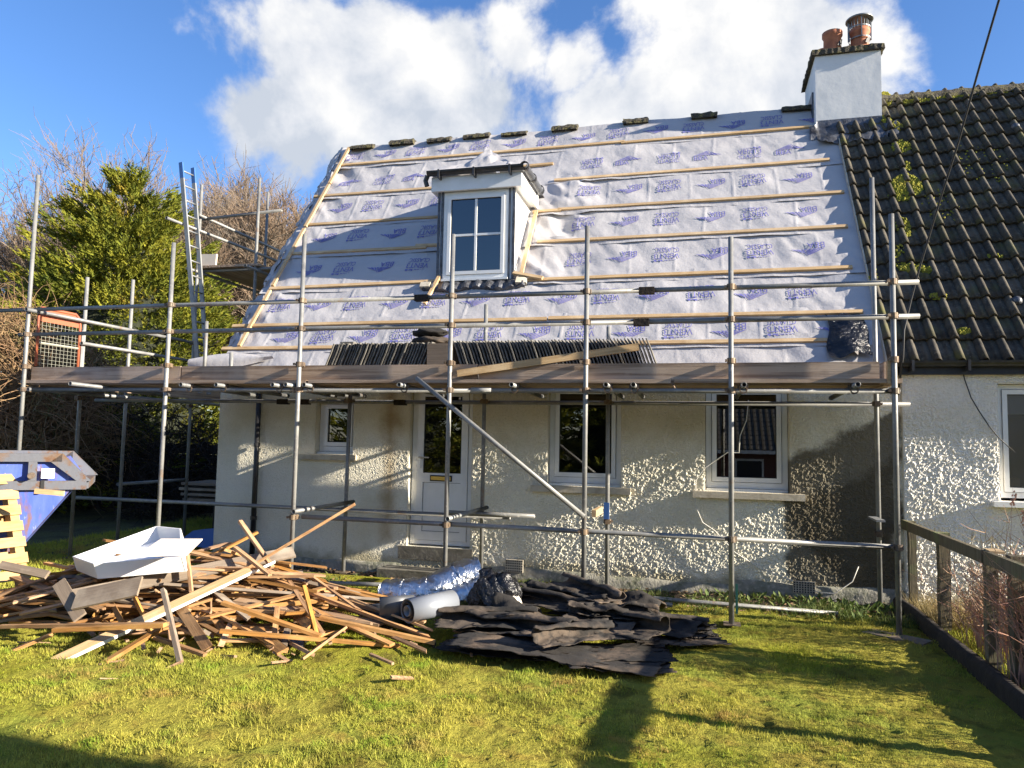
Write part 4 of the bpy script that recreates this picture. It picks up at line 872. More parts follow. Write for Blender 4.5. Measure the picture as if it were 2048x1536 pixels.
# ------------------------------------------------------------------ materials stacked on the platform
# roof tiles stood on edge in two rows
pf = [(-.16, 0), (-.12, .0), (-.10, .018), (-.07, .026), (-.04, .018), (-.02, 0), (.03, 0), (.05, .018), (.08, .026), (.11, .018), (.13, 0), (.16, 0)]
vs = []
for t in (0, .014):
    for y in (-.2, .2):
        for a, h in pf: vs.append((h*.12+t, y, a*1.5))
n_ = len(pf); fs = []
for i in range(n_-1):
    fs += [(i, i+1, n_+i+1, n_+i), (2*n_+i, 3*n_+i, 3*n_+i+1, 2*n_+i+1), (i, 2*n_+i, 2*n_+i+1, i+1), (n_+i, n_+i+1, 3*n_+i+1, 3*n_+i)]
fs += [(n_-1, 3*n_-1, 4*n_-1, 2*n_-1), (0, n_, 3*n_, 2*n_)]
stm = MB().add(vs, fs).mesh('roof_tile', m_tilestack)
for (xa, xb, n_, lean, lab) in ((-4.22, -3.02, 34, .36, 'dark concrete roof tile stood on edge in the left stack on the scaffold platform'), (-2.60, -.50, 58, -.36, 'dark concrete roof tile stood on edge in the right stack on the scaffold platform')):
    for i in range(n_):
        x = xa+(xb-xa)*i/(n_-1); o = put('roof_tile', stm, None, Matrix.Translation((x, 7.88+random.uniform(-.015, .015), 2.502+random.uniform(-.004, .006))) @ Matrix.Rotation(lean, 4, 'Y') @ Matrix.Rotation(random.uniform(-.02, .02), 4, 'Z'))
        tag(o, lab, 'roof tile', 'tiles stacked on the scaffold, left' if xa < -4 else 'tiles stacked on the scaffold, right')
o = tag(MB().obox((-2.83, 7.85, 2.49), (.14, 0, 0), (0, .20, .02), (0, -.006, .235)).build('timber_box', m_grey), 'weathered timber panel standing between the two tile stacks', 'panel')
o = tag(MB().obox((-4.03, 7.9, 2.70), (.085, 0, 0), (0, .1, 0), (0, 0, .06)).build('roof_tile', m_tilestack), 'single dark tile lying flat on top of the left tile stack', 'roof tile')
o = tag(put('loose_plank', stick_mesh('loose_plank', 1.86, .04, .07, m_batten), None, frame_m((-2.46, 7.205, 2.325), (-.62, 7.36, 2.60))), 'tan timber plank slanting across the toe board and right tile stack', 'plank')
def blob(name, c, r, mt, label, cat, seed, parent=None, amp=.25, n_=18):
    P = np.empty((n_, n_*2+1, 3))
    for i in range(n_):
        for j in range(n_*2+1):
            t = math.pi*(i+.0)/(n_-1); f = math.pi*j/n_; d = V(math.sin(t)*math.cos(f), math.sin(t)*math.sin(f), math.cos(t)); jj = j % (n_*2)
            q = 1+amp*float(fbm(seed+3*d[0]+2*d[2], seed*2+3*d[1]-1.5*d[2], 3, seed)); P[i, j] = V(*c)+d*V(*r)*q
    o = MB().grid(P).build(name, mt, parent, True); return tag(o, label, cat) if label else o
blob('felt_bundle', (-3.03, 7.95, 2.765), (.25, .16, .06), m_felt, 'folded black felt bundle at the bottom of the pair above the timber panel', 'felt', 3)
blob('felt_bundle', (-3.05, 7.95, 2.865), (.22, .15, .055), m_felt, 'folded dark felt bundle lying on top of another above the tile stack', 'felt', 6)

# ------------------------------------------------------------------ skip
SKM = Matrix.Translation((-5.93, 6.1, 0)) @ Matrix.Rotation(math.radians(41), 4, 'Z') @ Matrix.Translation((5.60, -5.75, 0))
sk = empty('skip', (0, 0, 0), 'blue steel skip with rusty grey rim behind the pallet', 'skip')
SY0, SY1 = 5.75, 7.02
def sprof(x, z, y): return V(x, y, z)
ends = [(-5.80, 1.40), (-5.60, 1.13), (-6.50, .02), (-8.6, .02), (-9.5, 1.13), (-9.3, 1.40)]
body = MB().prism([(x, SY0+.03, z) for x, z in [(-5.72, 1.10), (-6.50, .03), (-8.6, .03), (-9.4, 1.10)]], (0, SY1-SY0-.06, 0)); body.build('body', m_skip, sk)
up = MB().prism([(x, SY0+.035, z) for x, z in [(-5.84, 1.38), (-5.66, 1.11), (-9.44, 1.11), (-9.28, 1.38)]], (0, SY1-SY0-.07, 0)); up.build('side_panel', m_skip, sk)
rim = MB()
for y in (SY0-.02, SY1-.06):
    rim.box((-9.3, y, 1.355), (-5.82, y+.08, 1.435)); rim.box((-9.5, y, 1.085), (-5.60, y+.08, 1.17)); rim.prism([(-5.82, y, 1.435), (-5.915, y, 1.356), (-5.69, y, 1.171), (-5.565, y, 1.165)], (0, .08, 0))
rim.box((-5.66, SY0+.05, 1.09), (-5.585, SY1-.05, 1.165)); rim.build('rim', m_skiprim, sk)
for x in (-6.06, -7.3, -8.6): MB().box((x-.035, SY0-.021, 1.172), (x+.035, SY0+.05, 1.354)).build('stiffener', m_skiprim, sk)
mb = MB().lathe([(0, 0), (.03, 0), (.03, .09), (0, .09)], (0, 0, 0), 10); mb.build('lifting_lug', m_coupler, sk).matrix_local = Matrix.Translation((-6.06, SY0-.02, 1.225)) @ Matrix.Rotation(math.pi/2, 4, 'X')
MB().box((-5.985, SY0-.03, 1.06), (-5.955, SY0+.02, 1.175)).build('hinge_strap', m_rubber, sk)
pp = tag(MB().box((-5.985, SY0-.026, 1.195), (-5.875, SY0-.023, 1.29)).build('paper_notice', m_paper), 'small white paper notice stuck on the side of the blue skip', 'notice')
tv, tf = text_tris('22', 1); MB().add([(-5.95+p[0]*.045, SY0-.0275, 1.232+p[1]*.024) for p in tv], tf).build('writing', m_ink, pp)
sk.matrix_world = SKM; pp.matrix_world = SKM

# ------------------------------------------------------------------ pallet leaning on the skip
pa = empty('pallet', (0, 0, 0), 'new pine pallet leaning upright against the blue skip', 'pallet')
nh = unit(V(.97, -.24, 0)); up_ = unit(V(0, 0, 1)-.40*nh); lf = unit(V(-.24, -.97, 0)); nr = unit(np.cross(up_, lf)); nr = nr if nr[0] > 0 else -nr
tr_ = on(30, 946, 1, 5.75)
LEN = 1.2; org = tr_-up_*LEN
for i in range(8):
    c = org+up_*(.06+i*(LEN-.12)/7)+lf*.5; MB().obox(c, lf*.5, up_*(.046+random.uniform(-.004, .004)), nr*.009).build('slat', m_pallet, pa)
for k in range(3):
    c = org+up_*LEN/2+lf*(.05+.45*k)-nr*.06; MB().obox(c, lf*.04, up_*LEN/2, nr*.045).build('bearer', m_pallet, pa)
for i in range(4):
    c = org+up_*(.06+i*(LEN-.12)/3)+lf*.5-nr*.118; MB().obox(c, lf*.5, up_*.046, nr*.009).build('slat', m_pallet, pa)

# ------------------------------------------------------------------ heap of old battens
def Hm(x, y):
    return .54*np.exp(-((x+4.35)/.95)**2-((y-6.0)/.70)**2)+.34*np.exp(-((x+5.5)/.8)**2-((y-5.6)/.6)**2)+.18*np.exp(-((x+3.1)/.75)**2-((y-6.1)/.55)**2)
lab0 = 'old split roofing batten lying in the timber heap'
rs = random.Random(21); nst = 0
def stick(p0, p1, wd, ht, mt, label, group=None, up=None, name='timber_batten', taper=0., skew=0.):
    ln = float(np.linalg.norm(np.asarray(p1)-np.asarray(p0)))
    o = put(name, stick_mesh(name, ln, wd, ht, mt, taper, skew), None, frame_m(p0, p1, up if up is not None else (0, 0, 1)))
    return tag(o, label, 'board' if name == 'timber_board' else 'batten', group)
for i in range(262):
    for _ in range(20):
        cx, cy = rs.gauss(-4.3, .85), rs.gauss(5.95, .45)
        if rs.random() < .25: cx, cy = rs.gauss(-5.5, .55), rs.gauss(5.5, .32)
        if Hm(cx, cy) > .05 and -6.2 < cx < -2.0: break
    th = rs.choice((rs.gauss(.15, .35), rs.gauss(.75, .3), rs.gauss(-.5, .35), rs.uniform(0, 3.14))); ln = rs.choice((rs.uniform(.4, .9), rs.uniform(.8, 1.7), rs.uniform(1.2, 2.0)))
    if cx < -5.0: ln = min(ln, 1.3)
    if cy-abs(math.sin(th))*ln/2 < 4.85: th *= .25; cy = max(cy, 5.25)
    dx, dy = math.cos(th)*ln/2, math.sin(th)*ln/2; u_ = (i/262)**.8
    z0, z1 = [max(.03, u_*float(Hm(cx+q*dx, cy+q*dy))*1.05+rs.uniform(-.03, .05)) for q in (-1, 1)]; zc = u_*float(Hm(cx, cy))*1.05
    if zc > (z0+z1)/2: k_ = (zc-(z0+z1)/2)*.75; z0 += k_; z1 += k_
    if cx-dx < -2.15 and abs(cx+dx+2.54) < .06: continue
    bd = rs.random(); gy = rs.random() < .86; where = 'left end of the timber heap below the pallet' if cx < -4.9 else ('right tail of the timber heap towards the felt' if cx > -3.5 else 'middle of the timber heap')
    wd, ht = (.036, .020) if bd < .74 else ((.026, .026) if bd < .9 else (.075, .018))
    stick((cx-dx, cy-dy, z0+.012), (cx+dx, cy+dy, z1+.012), wd*rs.uniform(.8, 1.25), ht*rs.uniform(.85, 1.2), m_old if gy else m_grey, ('orange-brown' if gy else 'weathered grey')+' split roofing batten in the '+where, ('brown' if gy else 'grey')+' battens, '+where, up=unit(V(rs.gauss(0, .35), rs.gauss(-.15, .35), 1)), taper=rs.uniform(-.06, .06), skew=rs.uniform(-.05, .05)); nst += 1
def trace(a, ya, b, yb, wd, ht, mt, label, name='timber_batten', up=None):
    p0, p1 = on(a[0], a[1], 1, ya), on(b[0], b[1], 1, yb); return stick(p0, p1, wd, ht, mt, label, None, up, name)
FUP = (0, -.75, .66)
trace((415, 1185), 5.75, (710, 1008), 6.2, .04, .025, m_old, 'long thin batten rising steeply out of the heap to the right')
trace((140, 1193), 4.95, (588, 1104), 6.25, .13, .02, m_grey, 'long grey weathered board lying over the top of the heap', 'timber_board', FUP)
trace((280, 1172), 4.95, (150, 1200), 4.85, .17, .02, m_grey, 'short grey board below the white tray', 'timber_board', FUP)
pk_ = trace((105, 1325), 4.45, (500, 1140), 5.75, .08, .03, m_batten, 'pale plank with a white painted edge slanting down the heap front', 'timber_board', FUP)
MB().box((-1.0, -.0445, -.014), (1.0, -.0405, .014)).build('painted_edge', m_white, pk_)
trace((327, 1180), 5.05, (363, 1335), 4.62, .05, .03, m_grey, 'dark grey batten leaning down the front of the heap onto the lawn', up=(1, .2, .3))
trace((118, 1165), 4.95, (160, 1235), 4.8, .10, .02, m_grey, 'short wide dark board propped below the pallet', 'timber_board', FUP)
trace((608, 1172), 5.6, (640, 1296), 5.36, .03, .03, m_old, 'thin dark batten standing upright at the right of the heap')
trace((0, 1253), 4.75, (335, 1248), 4.8, .045, .025, m_old, 'long level batten along the front left of the heap')
trace((108, 1260), 4.6, (330, 1250), 4.72, .05, .03, m_old, 'straight batten lying under the level one at the front left')
trace((210, 1325), 4.48, (320, 1258), 4.9, .05, .025, m_old, 'batten sloping onto the grass at the heap front')
trace((445, 1205), 5.2, (640, 1272), 5.35, .06, .025, m_old, 'broad batten sloping down to the right across the heap')
trace((640, 1235), 5.6, (870, 1285), 5.75, .05, .03, m_old, 'long batten reaching right towards the black felt')
trace((600, 1180), 6.0, (850, 1245), 6.0, .05, .025, m_old, 'long batten lying along the right tail of the heap')
trace((440, 1262), 5.0, (800, 1292), 5.6, .045, .025, m_old, 'low batten lying on the grass in front of the heap')
trace((480, 1042), 6.1, (545, 1135), 5.9, .04, .025, m_old, 'batten sticking up at the top of the heap')
trace((425, 1110), 6.0, (515, 1064), 6.3, .05, .025, m_old, 'broken batten pointing up right near the heap top')
trace((470, 1095), 5.9, (540, 1150), 5.7, .04, .025, m_old, 'short batten angled down near the heap top')
trace((10, 1308), 4.5, (105, 1268), 4.7, .05, .022, m_old, 'splintered batten on the grass at the far left')
trace((705, 1195), 6.3, (780, 1258), 5.9, .045, .04, m_darkwood, 'dark snapped batten beside the grey plastic roll')
trace((790, 1230), 6.2, (868, 1290), 5.75, .035, .03, m_darkwood, 'thin dark broken batten in front of the pale roll')
trace((375, 1110), 5.6, (383, 1185), 5.35, .035, .025, m_old, 'small batten standing upright below the cream board', up=(1, 0, 0))
trace((310, 1275), 4.8, (410, 1310), 4.75, .04, .022, m_old, 'short batten lying on the grass behind the grey leaning batten')
trace((545, 1305), 5.2, (555, 1215), 5.5, .04, .03, m_old, 'short batten pointing at the camera in the middle of the heap')
trace((565, 1305), 5.15, (575, 1260), 5.4, .05, .035, m_grey, 'stubby grey offcut on the grass before the heap')
trace((70, 982), 5.45, (128, 987), 5.55, .03, .045, m_batten, 'short new batten poking right from the pallet', up=(0, 0, 1))
trace((0, 1130), 5.0, (95, 1150), 5.05, .07, .025, m_grey, 'grey batten lying across the foot of the pallet', up=FUP)
o = tag(MB().obox((-3.12, 5.33, .03), (.09, .02, 0), (-.01, .05, .02), (0, -.01, .012)).build('slate_offcut', m_lead), 'grey slate offcut on the grass at the heap front', 'slate')

# splinters and short ends caught in the heap, nobody could count them
mb = MB()
for i in range(150):
    cx, cy = rs.gauss(-4.2, .95), rs.gauss(5.6, .5); h = float(Hm(cx, cy)); th = rs.uniform(0, 3.14); ln = rs.uniform(.06, .30); d = V(math.cos(th), math.sin(th), rs.gauss(0, .25)); c = V(cx, cy, .02+h*rs.random()*.95)
    mb.beam(c-d*ln/2, c+d*ln/2, rs.uniform(.012, .03), rs.uniform(.006, .018), unit(V(rs.gauss(0, .5), rs.gauss(0, .5), 1)))
tag(mb.build('wood_splinters', m_old), 'small splinters and broken ends scattered through the timber heap', 'splinters', kind='stuff')

# white tray on top of the heap, cream board leaning over it
ty = empty('white_tray', (0, 0, 0), 'white plastic tapered tray lying open on the timber heap', 'tray')
A_, B_, C_, D_, E_ = on(145, 1113, 2, .56), on(187, 1128, 2, .57), on(366, 1113, 2, .63), on(362, 1057, 2, .80), on(313, 1052, 2, .80)
pts = [A_, B_, C_, D_, E_]; dn = V(.0, .02, -.125); nrm_ = unit(np.cross(B_-A_, D_-A_)); nrm_ = nrm_ if nrm_[2] > 0 else -nrm_; dn = -nrm_*.125; cen = sum(pts)/5
mb = MB().prism([p+dn for p in pts][::-1], -nrm_*.006); mb.build('base', m_whitebox, ty)
for i in range(5):
    a, b = pts[i], pts[(i+1) % 5]; inn = unit(np.cross(b-a, nrm_)); inn = inn if inn@(cen-a) > 0 else -inn
    MB().prism([a, b, b+dn, a+dn], inn*.012).build('side', m_whitebox, ty)
trace((330, 1095), 5.55, (322, 1112), 5.5, .03, .02, m_old, 'stub of batten lying in the white tray')
q = [on(272, 1114, 2, .69), on(374, 1111, 2, .69), on(405, 1080, 2, .76), on(322, 1080, 2, .76)]
tag(MB().prism(q, (0, 0, .012)).build('cream_panel', m_cream), 'flat cream board lying over the right end of the white tray', 'board')

# ------------------------------------------------------------------ heap of stripped roofing felt, foil and rolls
def feltsheet(c, az, ln, wd, seed, amp=.05, lift=.0, curl=0., label='', rot=0., z0=None, fold=0.):
    n1, n2 = 34, 22; ca, sa = math.cos(az), math.sin(az); P = np.empty((n1, n2, 3))
    for i in range(n1):
        for j in range(n2):
            a, b = i/(n1-1)-.5, j/(n2-1)-.5; ed = .055*float(fbm(seed+a*11, b*11+seed, 3, seed, .7)); x = a*ln+ed; y = b*wd+ed
            ph = (seed*.73) % 1.6-.3; q_ = a*math.cos(ph)*ln+b*math.sin(ph)*wd; z = amp*1.5*float(fbm(seed*1.7+q_*2.3, seed*.37, 2, seed))+amp*.35*float(fbm(seed+a*7, b*5+seed, 2, seed+1))+lift*(a+.5)
            if curl:
                t = max(0, (b+.5)-(1-abs(curl)))/abs(curl); ang = t*4.2; r_ = wd*abs(curl)/4.2
                if t > 0: y = (-.5+1-abs(curl))*wd+r_*math.sin(ang); z += r_*(1-math.cos(ang))
            if fold: z += fold*math.exp(-((b-.1)/.13)**2)*(.6+.4*math.sin(a*4+seed))
            P[i, j] = (c[0]+x*ca-y*sa, c[1]+x*sa+y*ca, max(.012+.004*math.sin(i), c[2]+z))
    o = MB().grid(P).build('felt_sheet', m_felt, None, True); md = o.modifiers.new('thick', 'SOLIDIFY'); md.thickness = .005
    return tag(o, label, 'felt', 'torn felt scraps in the felt heap' if 'scrap of' in label else 'stripped roofing felt')
FS = [((-1.1, 5.62, .06), .10, 1.7, .55, 1, .05, 0, 0, 0, 'brown black felt sheet at the very front of the felt heap'), ((-.75, 5.75, .06), -.05, 1.1, .5, 2, .03, 0, 0, 0, 'flat brown felt sheet at the front right of the heap'),
      ((-1.45, 6.0, .12), .05, 1.0, .5, 3, .06, 0, .55, 0, 'felt sheet curled over into a loop at the front left of the heap'), ((-1.15, 6.15, .15), -.25, 1.3, .55, 4, .07, 0, 0, .12, 'humped felt sheet across the middle of the felt heap'),
      ((-.75, 6.35, .14), -.35, 1.2, .6, 5, .06, 0, .5, 0, 'felt sheet with a rolled edge right of the heap middle'), ((-.55, 6.75, .12), -.42, 1.3, .55, 6, .05, 0, 0, .08, 'dusty felt sheet sloping away at the right of the heap'),
      ((-.9, 7.1, .20), -.5, 1.1, .7, 7, .07, -.1, 0, .10, 'brownish felt sheet peaked at the back of the heap'), ((-1.3, 7.2, .2), .2, .9, .5, 8, .09, 0, .4, 0, 'crumpled felt sheet behind the black bag'),
      ((-.25, 6.6, .10), .1, .6, .4, 9, .03, 0, .6, 0, 'small rolled felt piece near the right end of the heap'), ((-.20, 6.3, .05), .45, .8, .35, 10, .03, 0, 0, 0, 'flat felt strip pointing right onto the lawn'),
      ((-1.75, 6.1, .10), .25, .9, .6, 11, .06, 0, .45, 0, 'black felt sheet arching at the left of the heap'), ((-1.3, 6.55, .26), -.3, 1.1, .45, 12, .06, 0, .5, 0, 'thick felt fold lying on top of the heap'),
      ((-1.6, 5.7, .05), .25, .9, .4, 13, .04, 0, 0, 0, 'thin felt strip at the front left corner'), ((-.6, 5.55, .035), .05, .8, .35, 14, .02, 0, 0, 0, 'ragged flat felt scrap at the front right on the grass'), ((-1.0, 6.75, .28), -.5, .9, .5, 15, .06, 0, .45, 0, 'black felt roll edge above the heap middle'), ((-.02, 6.52, .04), 1.0, .28, .22, 16, .03, 0, .6, 0, 'tiny curled felt scrap at the far right of the heap')]
fr = random.Random(8)
for c, az, ln, wd, sd, am, li, cu_, fo, lb in FS: feltsheet(c, az+fr.uniform(-.35, .35), ln*.95, wd*.9, sd, am*.95, li, cu_, lb, fold=fo)
for i in range(7):
    cx, cy = rs.uniform(-1.75, -.3), rs.uniform(5.6, 7.0); z = .10+.20*math.exp(-((cx+1.2)/.6)**2-((cy-6.4)/.5)**2)
    feltsheet((cx, cy, z), rs.uniform(-.9, .9), rs.uniform(.4, .8), rs.uniform(.22, .42), 20+i, .06, rs.uniform(-.08, .08), rs.choice((0, .5, .6)), 'small torn scrap of roofing felt among the larger sheets', fold=rs.choice((0, .06)))
def crumple(name, pts, rs_, mt, label, cat, n=20, amp=.12, seed=1, open_end=False):
    """bulging creased roll along a path"""
    pts = [np.asarray(p, float) for p in pts]; m_ = 40; T_ = np.linspace(0, len(pts)-1, m_); C = []; R_ = []
    for t in T_:
        i = min(int(t), len(pts)-2); f = t-i; f = f*f*(3-2*f); C.append(pts[i]*(1-f)+pts[i+1]*f); R_.append(rs_[i]*(1-f)+rs_[i+1]*f)
    P = np.empty((m_, n+1, 3))
    for i in range(m_):
        t = unit(C[min(i+1, m_-1)]-C[max(i-1, 0)]); a = unit(np.cross(t, (0, 0, 1))); b = np.cross(a, t)
        for j in range(n+1):
            an = 2*math.pi*(j % n)/n; q = R_[i]*(1+amp*float(fbm(seed+i*.45, seed+(j % n)*.8, 3, seed))+amp*.5*math.sin(i*2.1+j*.7)); P[i, j] = C[i]+a*math.cos(an)*q*1.05+b*math.sin(an)*q*.9
            P[i, j, 2] = max(P[i, j, 2], .012)
    mb = MB().grid(P)
    if not open_end: mb.add([P[0, j] for j in range(n)], [tuple(range(n))]); mb.add([P[-1, j] for j in range(n)], [tuple(range(n-1, -1, -1))])
    return tag(mb.build(name, mt, None, True), label, cat)
gp = lambda x, y, Y_: on(x, y, 1, Y_)
crumple('foil_roll', [gp(768, 1185, 6.75), gp(810, 1190, 6.75), gp(860, 1185, 6.8), gp(915, 1158, 6.95), gp(962, 1140, 7.05)], [.14, .17, .17, .18, .16], m_foil, 'crumpled silver foil insulation roll on top of the felt heap', 'insulation', 22, .10, 2)
crumple('foil_roll', [gp(885, 1205, 6.75), gp(940, 1190, 6.85), gp(990, 1170, 6.95), gp(1015, 1165, 7.0)], [.13, .15, .15, .12], m_foil, 'second silver foil roll half hidden behind the black bag', 'insulation', 22, .12, 5)
blob('black_bag', tuple(gp(992, 1196, 6.55)), (.24, .2, .24), m_blackbag, 'shiny black polythene bag slumped beside the foil rolls', 'bag', 4, amp=.35, n_=26)
tag(blob('felt_lump', tuple(gp(1025, 1215, 6.45)), (.09, .08, .12), m_cream, None, None, 7), 'small pinkish scrap beside the black bag', 'scrap')
def curlsheet(name, c, az, ln, r0, turns, mt, label, pitch=0.):
    """a sheet rolled into an open spiral"""
    n1 = 30; P = np.empty((n1, 2, 3)); ax = V(math.cos(az), math.sin(az), pitch); s_ = V(-math.sin(az), math.cos(az), 0)
    for i in range(n1):
        t = i/(n1-1)*turns*2*math.pi; r_ = r0*(1-.25*i/(n1-1)); p = V(*c)+s_*math.cos(t+2.4)*r_+V(0, 0, 1)*math.sin(t+2.4)*r_
        P[i, 0] = p-ax*ln/2; P[i, 1] = p+ax*ln/2
    o = MB().grid(P).build(name, mt, None, True); md = o.modifiers.new('thick', 'SOLIDIFY'); md.thickness = .006; return tag(o, label, 'roll')
curlsheet('plastic_roll', gp(786, 1212, 6.05), .65, .30, .16, .62, m_greyroll, 'dark grey plastic sheet curled open beside the timber heap')
pr = empty('plastic_pipe_roll', (0, 0, 0), 'pale grey plastic roll with a round open end in front of the foil', 'roll'); p0, p1 = gp(815, 1222, 5.85), gp(905, 1203, 6.25)
MB().pipe(p0, p1, .10, .006, 20).build('outer_wrap', m_palegrey, pr, True); MB().pipe(p0-(p1-p0)*.01, p1, .072, .012, 18).build('inner_wrap', m_felt, pr, True); MB().pipe(p0-(p1-p0)*.02, p1, .045, .004, 16).build('core_wrap', m_palegrey, pr, True)

# tubes left lying on the ground by the wall
def ground_tube(a, b, label, z=.035):
    p0, p1 = on(*a, 2, z), on(*b, 2, z); tag(MB().pipe(p0, p1, TR, .004, 12).build('scaffold_tube', m_galv, None, True), label, 'tube', 'spare scaffold tubes on the ground')
ground_tube((660, 1166), (835, 1172), 'loose scaffold tube on the grass left of the foil roll'); ground_tube((1060, 1176), (1676, 1228), 'long loose scaffold tube lying in the grass along the wall'); ground_tube((1150, 1196), (1345, 1210), 'short loose scaffold tube on the grass behind the felt heap')
tag(MB().tube((.31, 7.62, .02), (.31, 7.64, .30), .012, 8).build('marker_stake', mat('green_plastic', (.06, .22, .15), .5)), 'short pale green stake in the grass behind a scaffold pole', 'stake')

# ------------------------------------------------------------------ timber rail fence on the right
fe = empty('rail_fence', (0, 0, 0), 'weathered timber post and rail fence between the two gardens', 'fence')
for y, w1, ht, x in ((8.50, .07, .9, 2.075), (7.50, .09, .90, 2.085), (6.27, .075, .88, 2.05), (6.0, .10, .91, 2.13), (4.6, .09, .9, 2.10), (3.2, .09, .9, 2.10)):
    nz = 9; mb = MB(); vs = []
    for k in range(nz):
        z = -.06+(ht+.06)*k/(nz-1); dx, dy = random.uniform(-.004, .004), random.uniform(-.004, .004)
        vs += [(x-w1/2+dx, y-w1/2+dy, z), (x+w1/2+dx, y-w1/2+dy, z), (x+w1/2+dx, y+w1/2+dy, z), (x-w1/2+dx, y+w1/2+dy, z)]
    mb.add(vs, [(4*k+i, 4*k+(i+1) % 4, 4*k+4+(i+1) % 4, 4*k+4+i) for k in range(nz-1) for i in range(4)]+[(nz*4-4, nz*4-3, nz*4-2, nz*4-1)]); mb.build('post', m_post, fe)
for a, b in ((8.62, 6.28), (6.26, 3.9), (3.88, 1.2)): MB().beam((2.025, a, .855), (2.015, b, .855), .04, .095).build('rail', m_post, fe)
MB().beam((2.08, 6.2, .90), (2.08, 6.32, .905), .10, .018).build('post_cap', m_batten, fe)
P = np.empty((5, 80, 3)); ys = np.linspace(8.5, 1.5, 80)
for j, (x, z) in enumerate(((1.90, -.05), (1.895, .10), (1.915, .135), (1.965, .135), (1.975, -.05))):
    P[j, :, 0] = x+.02*fbm(ys*2+j, ys*0+j, 3, j); P[j, :, 1] = ys; P[j, :, 2] = z+(.016*fbm(ys*1.7, ys*0+2, 3, 1) if z > 0 else 0)
tag(MB().grid(P).build('edging_board', m_darkwood, None, True), 'dark rotten timber edging board running under the rail fence', 'edging')

# red-stemmed shrubs and dead stalks by the fence
def stems(name, base, n_, h0, h1, spread, arch, mt, label, rad=.0040, seeds=False, seed=1):
    r_ = random.Random(seed); mb = MB()
    for i in range(n_):
        b = V(base[0]+r_.gauss(0, base[2]), base[1]+r_.gauss(0, base[3]), -.02); an = r_.uniform(0, 6.283); h = r_.uniform(h0, h1); sp_ = r_.uniform(.2, 1)*spread; pts = []
        for k in range(6):
            t = k/5; pts.append(b+V(math.cos(an)*sp_*t**1.6+r_.gauss(0, .008), math.sin(an)*sp_*t**1.6+r_.gauss(0, .008), h*(t-arch*t**3)))
        mb.path(pts, [rad*(1.2-.9*k/5) for k in range(6)], 3, False)
        for q in range(3):
            k = r_.randint(2, 4); p = pts[k]; d = V(r_.gauss(0, 1), r_.gauss(0, 1), r_.uniform(.2, 1)); d = unit(d)*r_.uniform(.08, .25); mb.path([p, p+d*.6, p+d+V(0, 0, .02)], [rad*.7, rad*.5, rad*.3], 3, False)
        if seeds and i % 3 == 0:
            for q in range(26): mb.obox(pts[-1]+V(r_.gauss(0, .012), r_.gauss(0, .012), -r_.uniform(0, .12)), (.005, 0, .002), (0, .005, 0), (0, 0, .006))
    return tag(mb.build(name, mt), label, 'shrub')
stems('red_shrub', (2.22, 5.85, .08, .16), 170, .7, 1.25, .6, .30, m_redstem, 'tangled red-brown bare shrub growing over the double fence post', seed=2)
stems('red_shrub', (2.5, 5.9, .15, .2), 110, .9, 1.5, .45, .15, m_redstem, 'taller red-brown bare shrub at the right edge beyond the fence', seed=3)
stems('red_shrub', (2.28, 6.85, .08, .22), 110, .5, 1.0, .5, .2, m_redstem, 'small red-brown bare shrub between the single and double fence posts', seed=9)
stems('garden_shrub', (2.45, 4.75, .12, .25), 34, .5, 1.3, .6, .2, m_redstem, 'bare shrub beyond the fence just outside the right edge', .005, seed=12)
stems('garden_shrub', (2.7, 3.8, .15, .25), 34, .5, 1.5, .6, .2, m_redstem, 'bare shrub beyond the fence nearest the viewer', .005, seed=13)
stems('dead_stalks', (2.45, 7.3, .12, .2), 26, .7, 1.15, .25, .05, m_drygrass, 'thin dead stalks behind the fence near the white wall', .0035, seed=4)
stems('dock_stalks', (2.62, 6.9, .18, .2), 13, .95, 1.5, .15, .0, m_redstem, 'tall dead dock stalks with rusty seed heads beyond the fence', .003, True, 5)
stems('brown_scrub', (2.45, 7.7, .2, .2), 60, .15, .45, .25, .2, m_bramble, 'low brown scrub at the foot of the white wall', .004, seed=6)

# ------------------------------------------------------------------ trees
def limb_mesh(name, segs, mt, n=4):
    """many tapered segments (p0, p1, r0, r1) as one mesh, fast"""
    A = np.array([[*s[0], *s[1]] for s in segs]); r0 = np.array([s[2] for s in segs]); r1 = np.array([s[3] for s in segs])
    p0, p1 = A[:, :3], A[:, 3:]; t = p1-p0; t /= np.linalg.norm(t, axis=1)[:, None]+1e-9
    ref = np.where(np.abs(t[:, 2:3]) < .9, np.array([[0, 0, 1.]]), np.array([[0, 1., 0]])); a = np.cross(t, ref); a /= np.linalg.norm(a, axis=1)[:, None]; b = np.cross(t, a); m_ = len(segs)
    v = np.empty((m_, 2*n, 3))
    for k in range(n):
        c, s = math.cos(2*math.pi*k/n), math.sin(2*math.pi*k/n); v[:, k] = p0+(a*c+b*s)*r0[:, None]; v[:, n+k] = p1+(a*c+b*s)*r1[:, None]
    base = (np.arange(m_)*2*n)[:, None]; f = np.concatenate([np.stack([base[:, 0]+k, base[:, 0]+(k+1) % n, base[:, 0]+n+(k+1) % n, base[:, 0]+n+k], 1) for k in range(n)])
    return nmesh(name, v.reshape(-1, 3), f, mt, True)
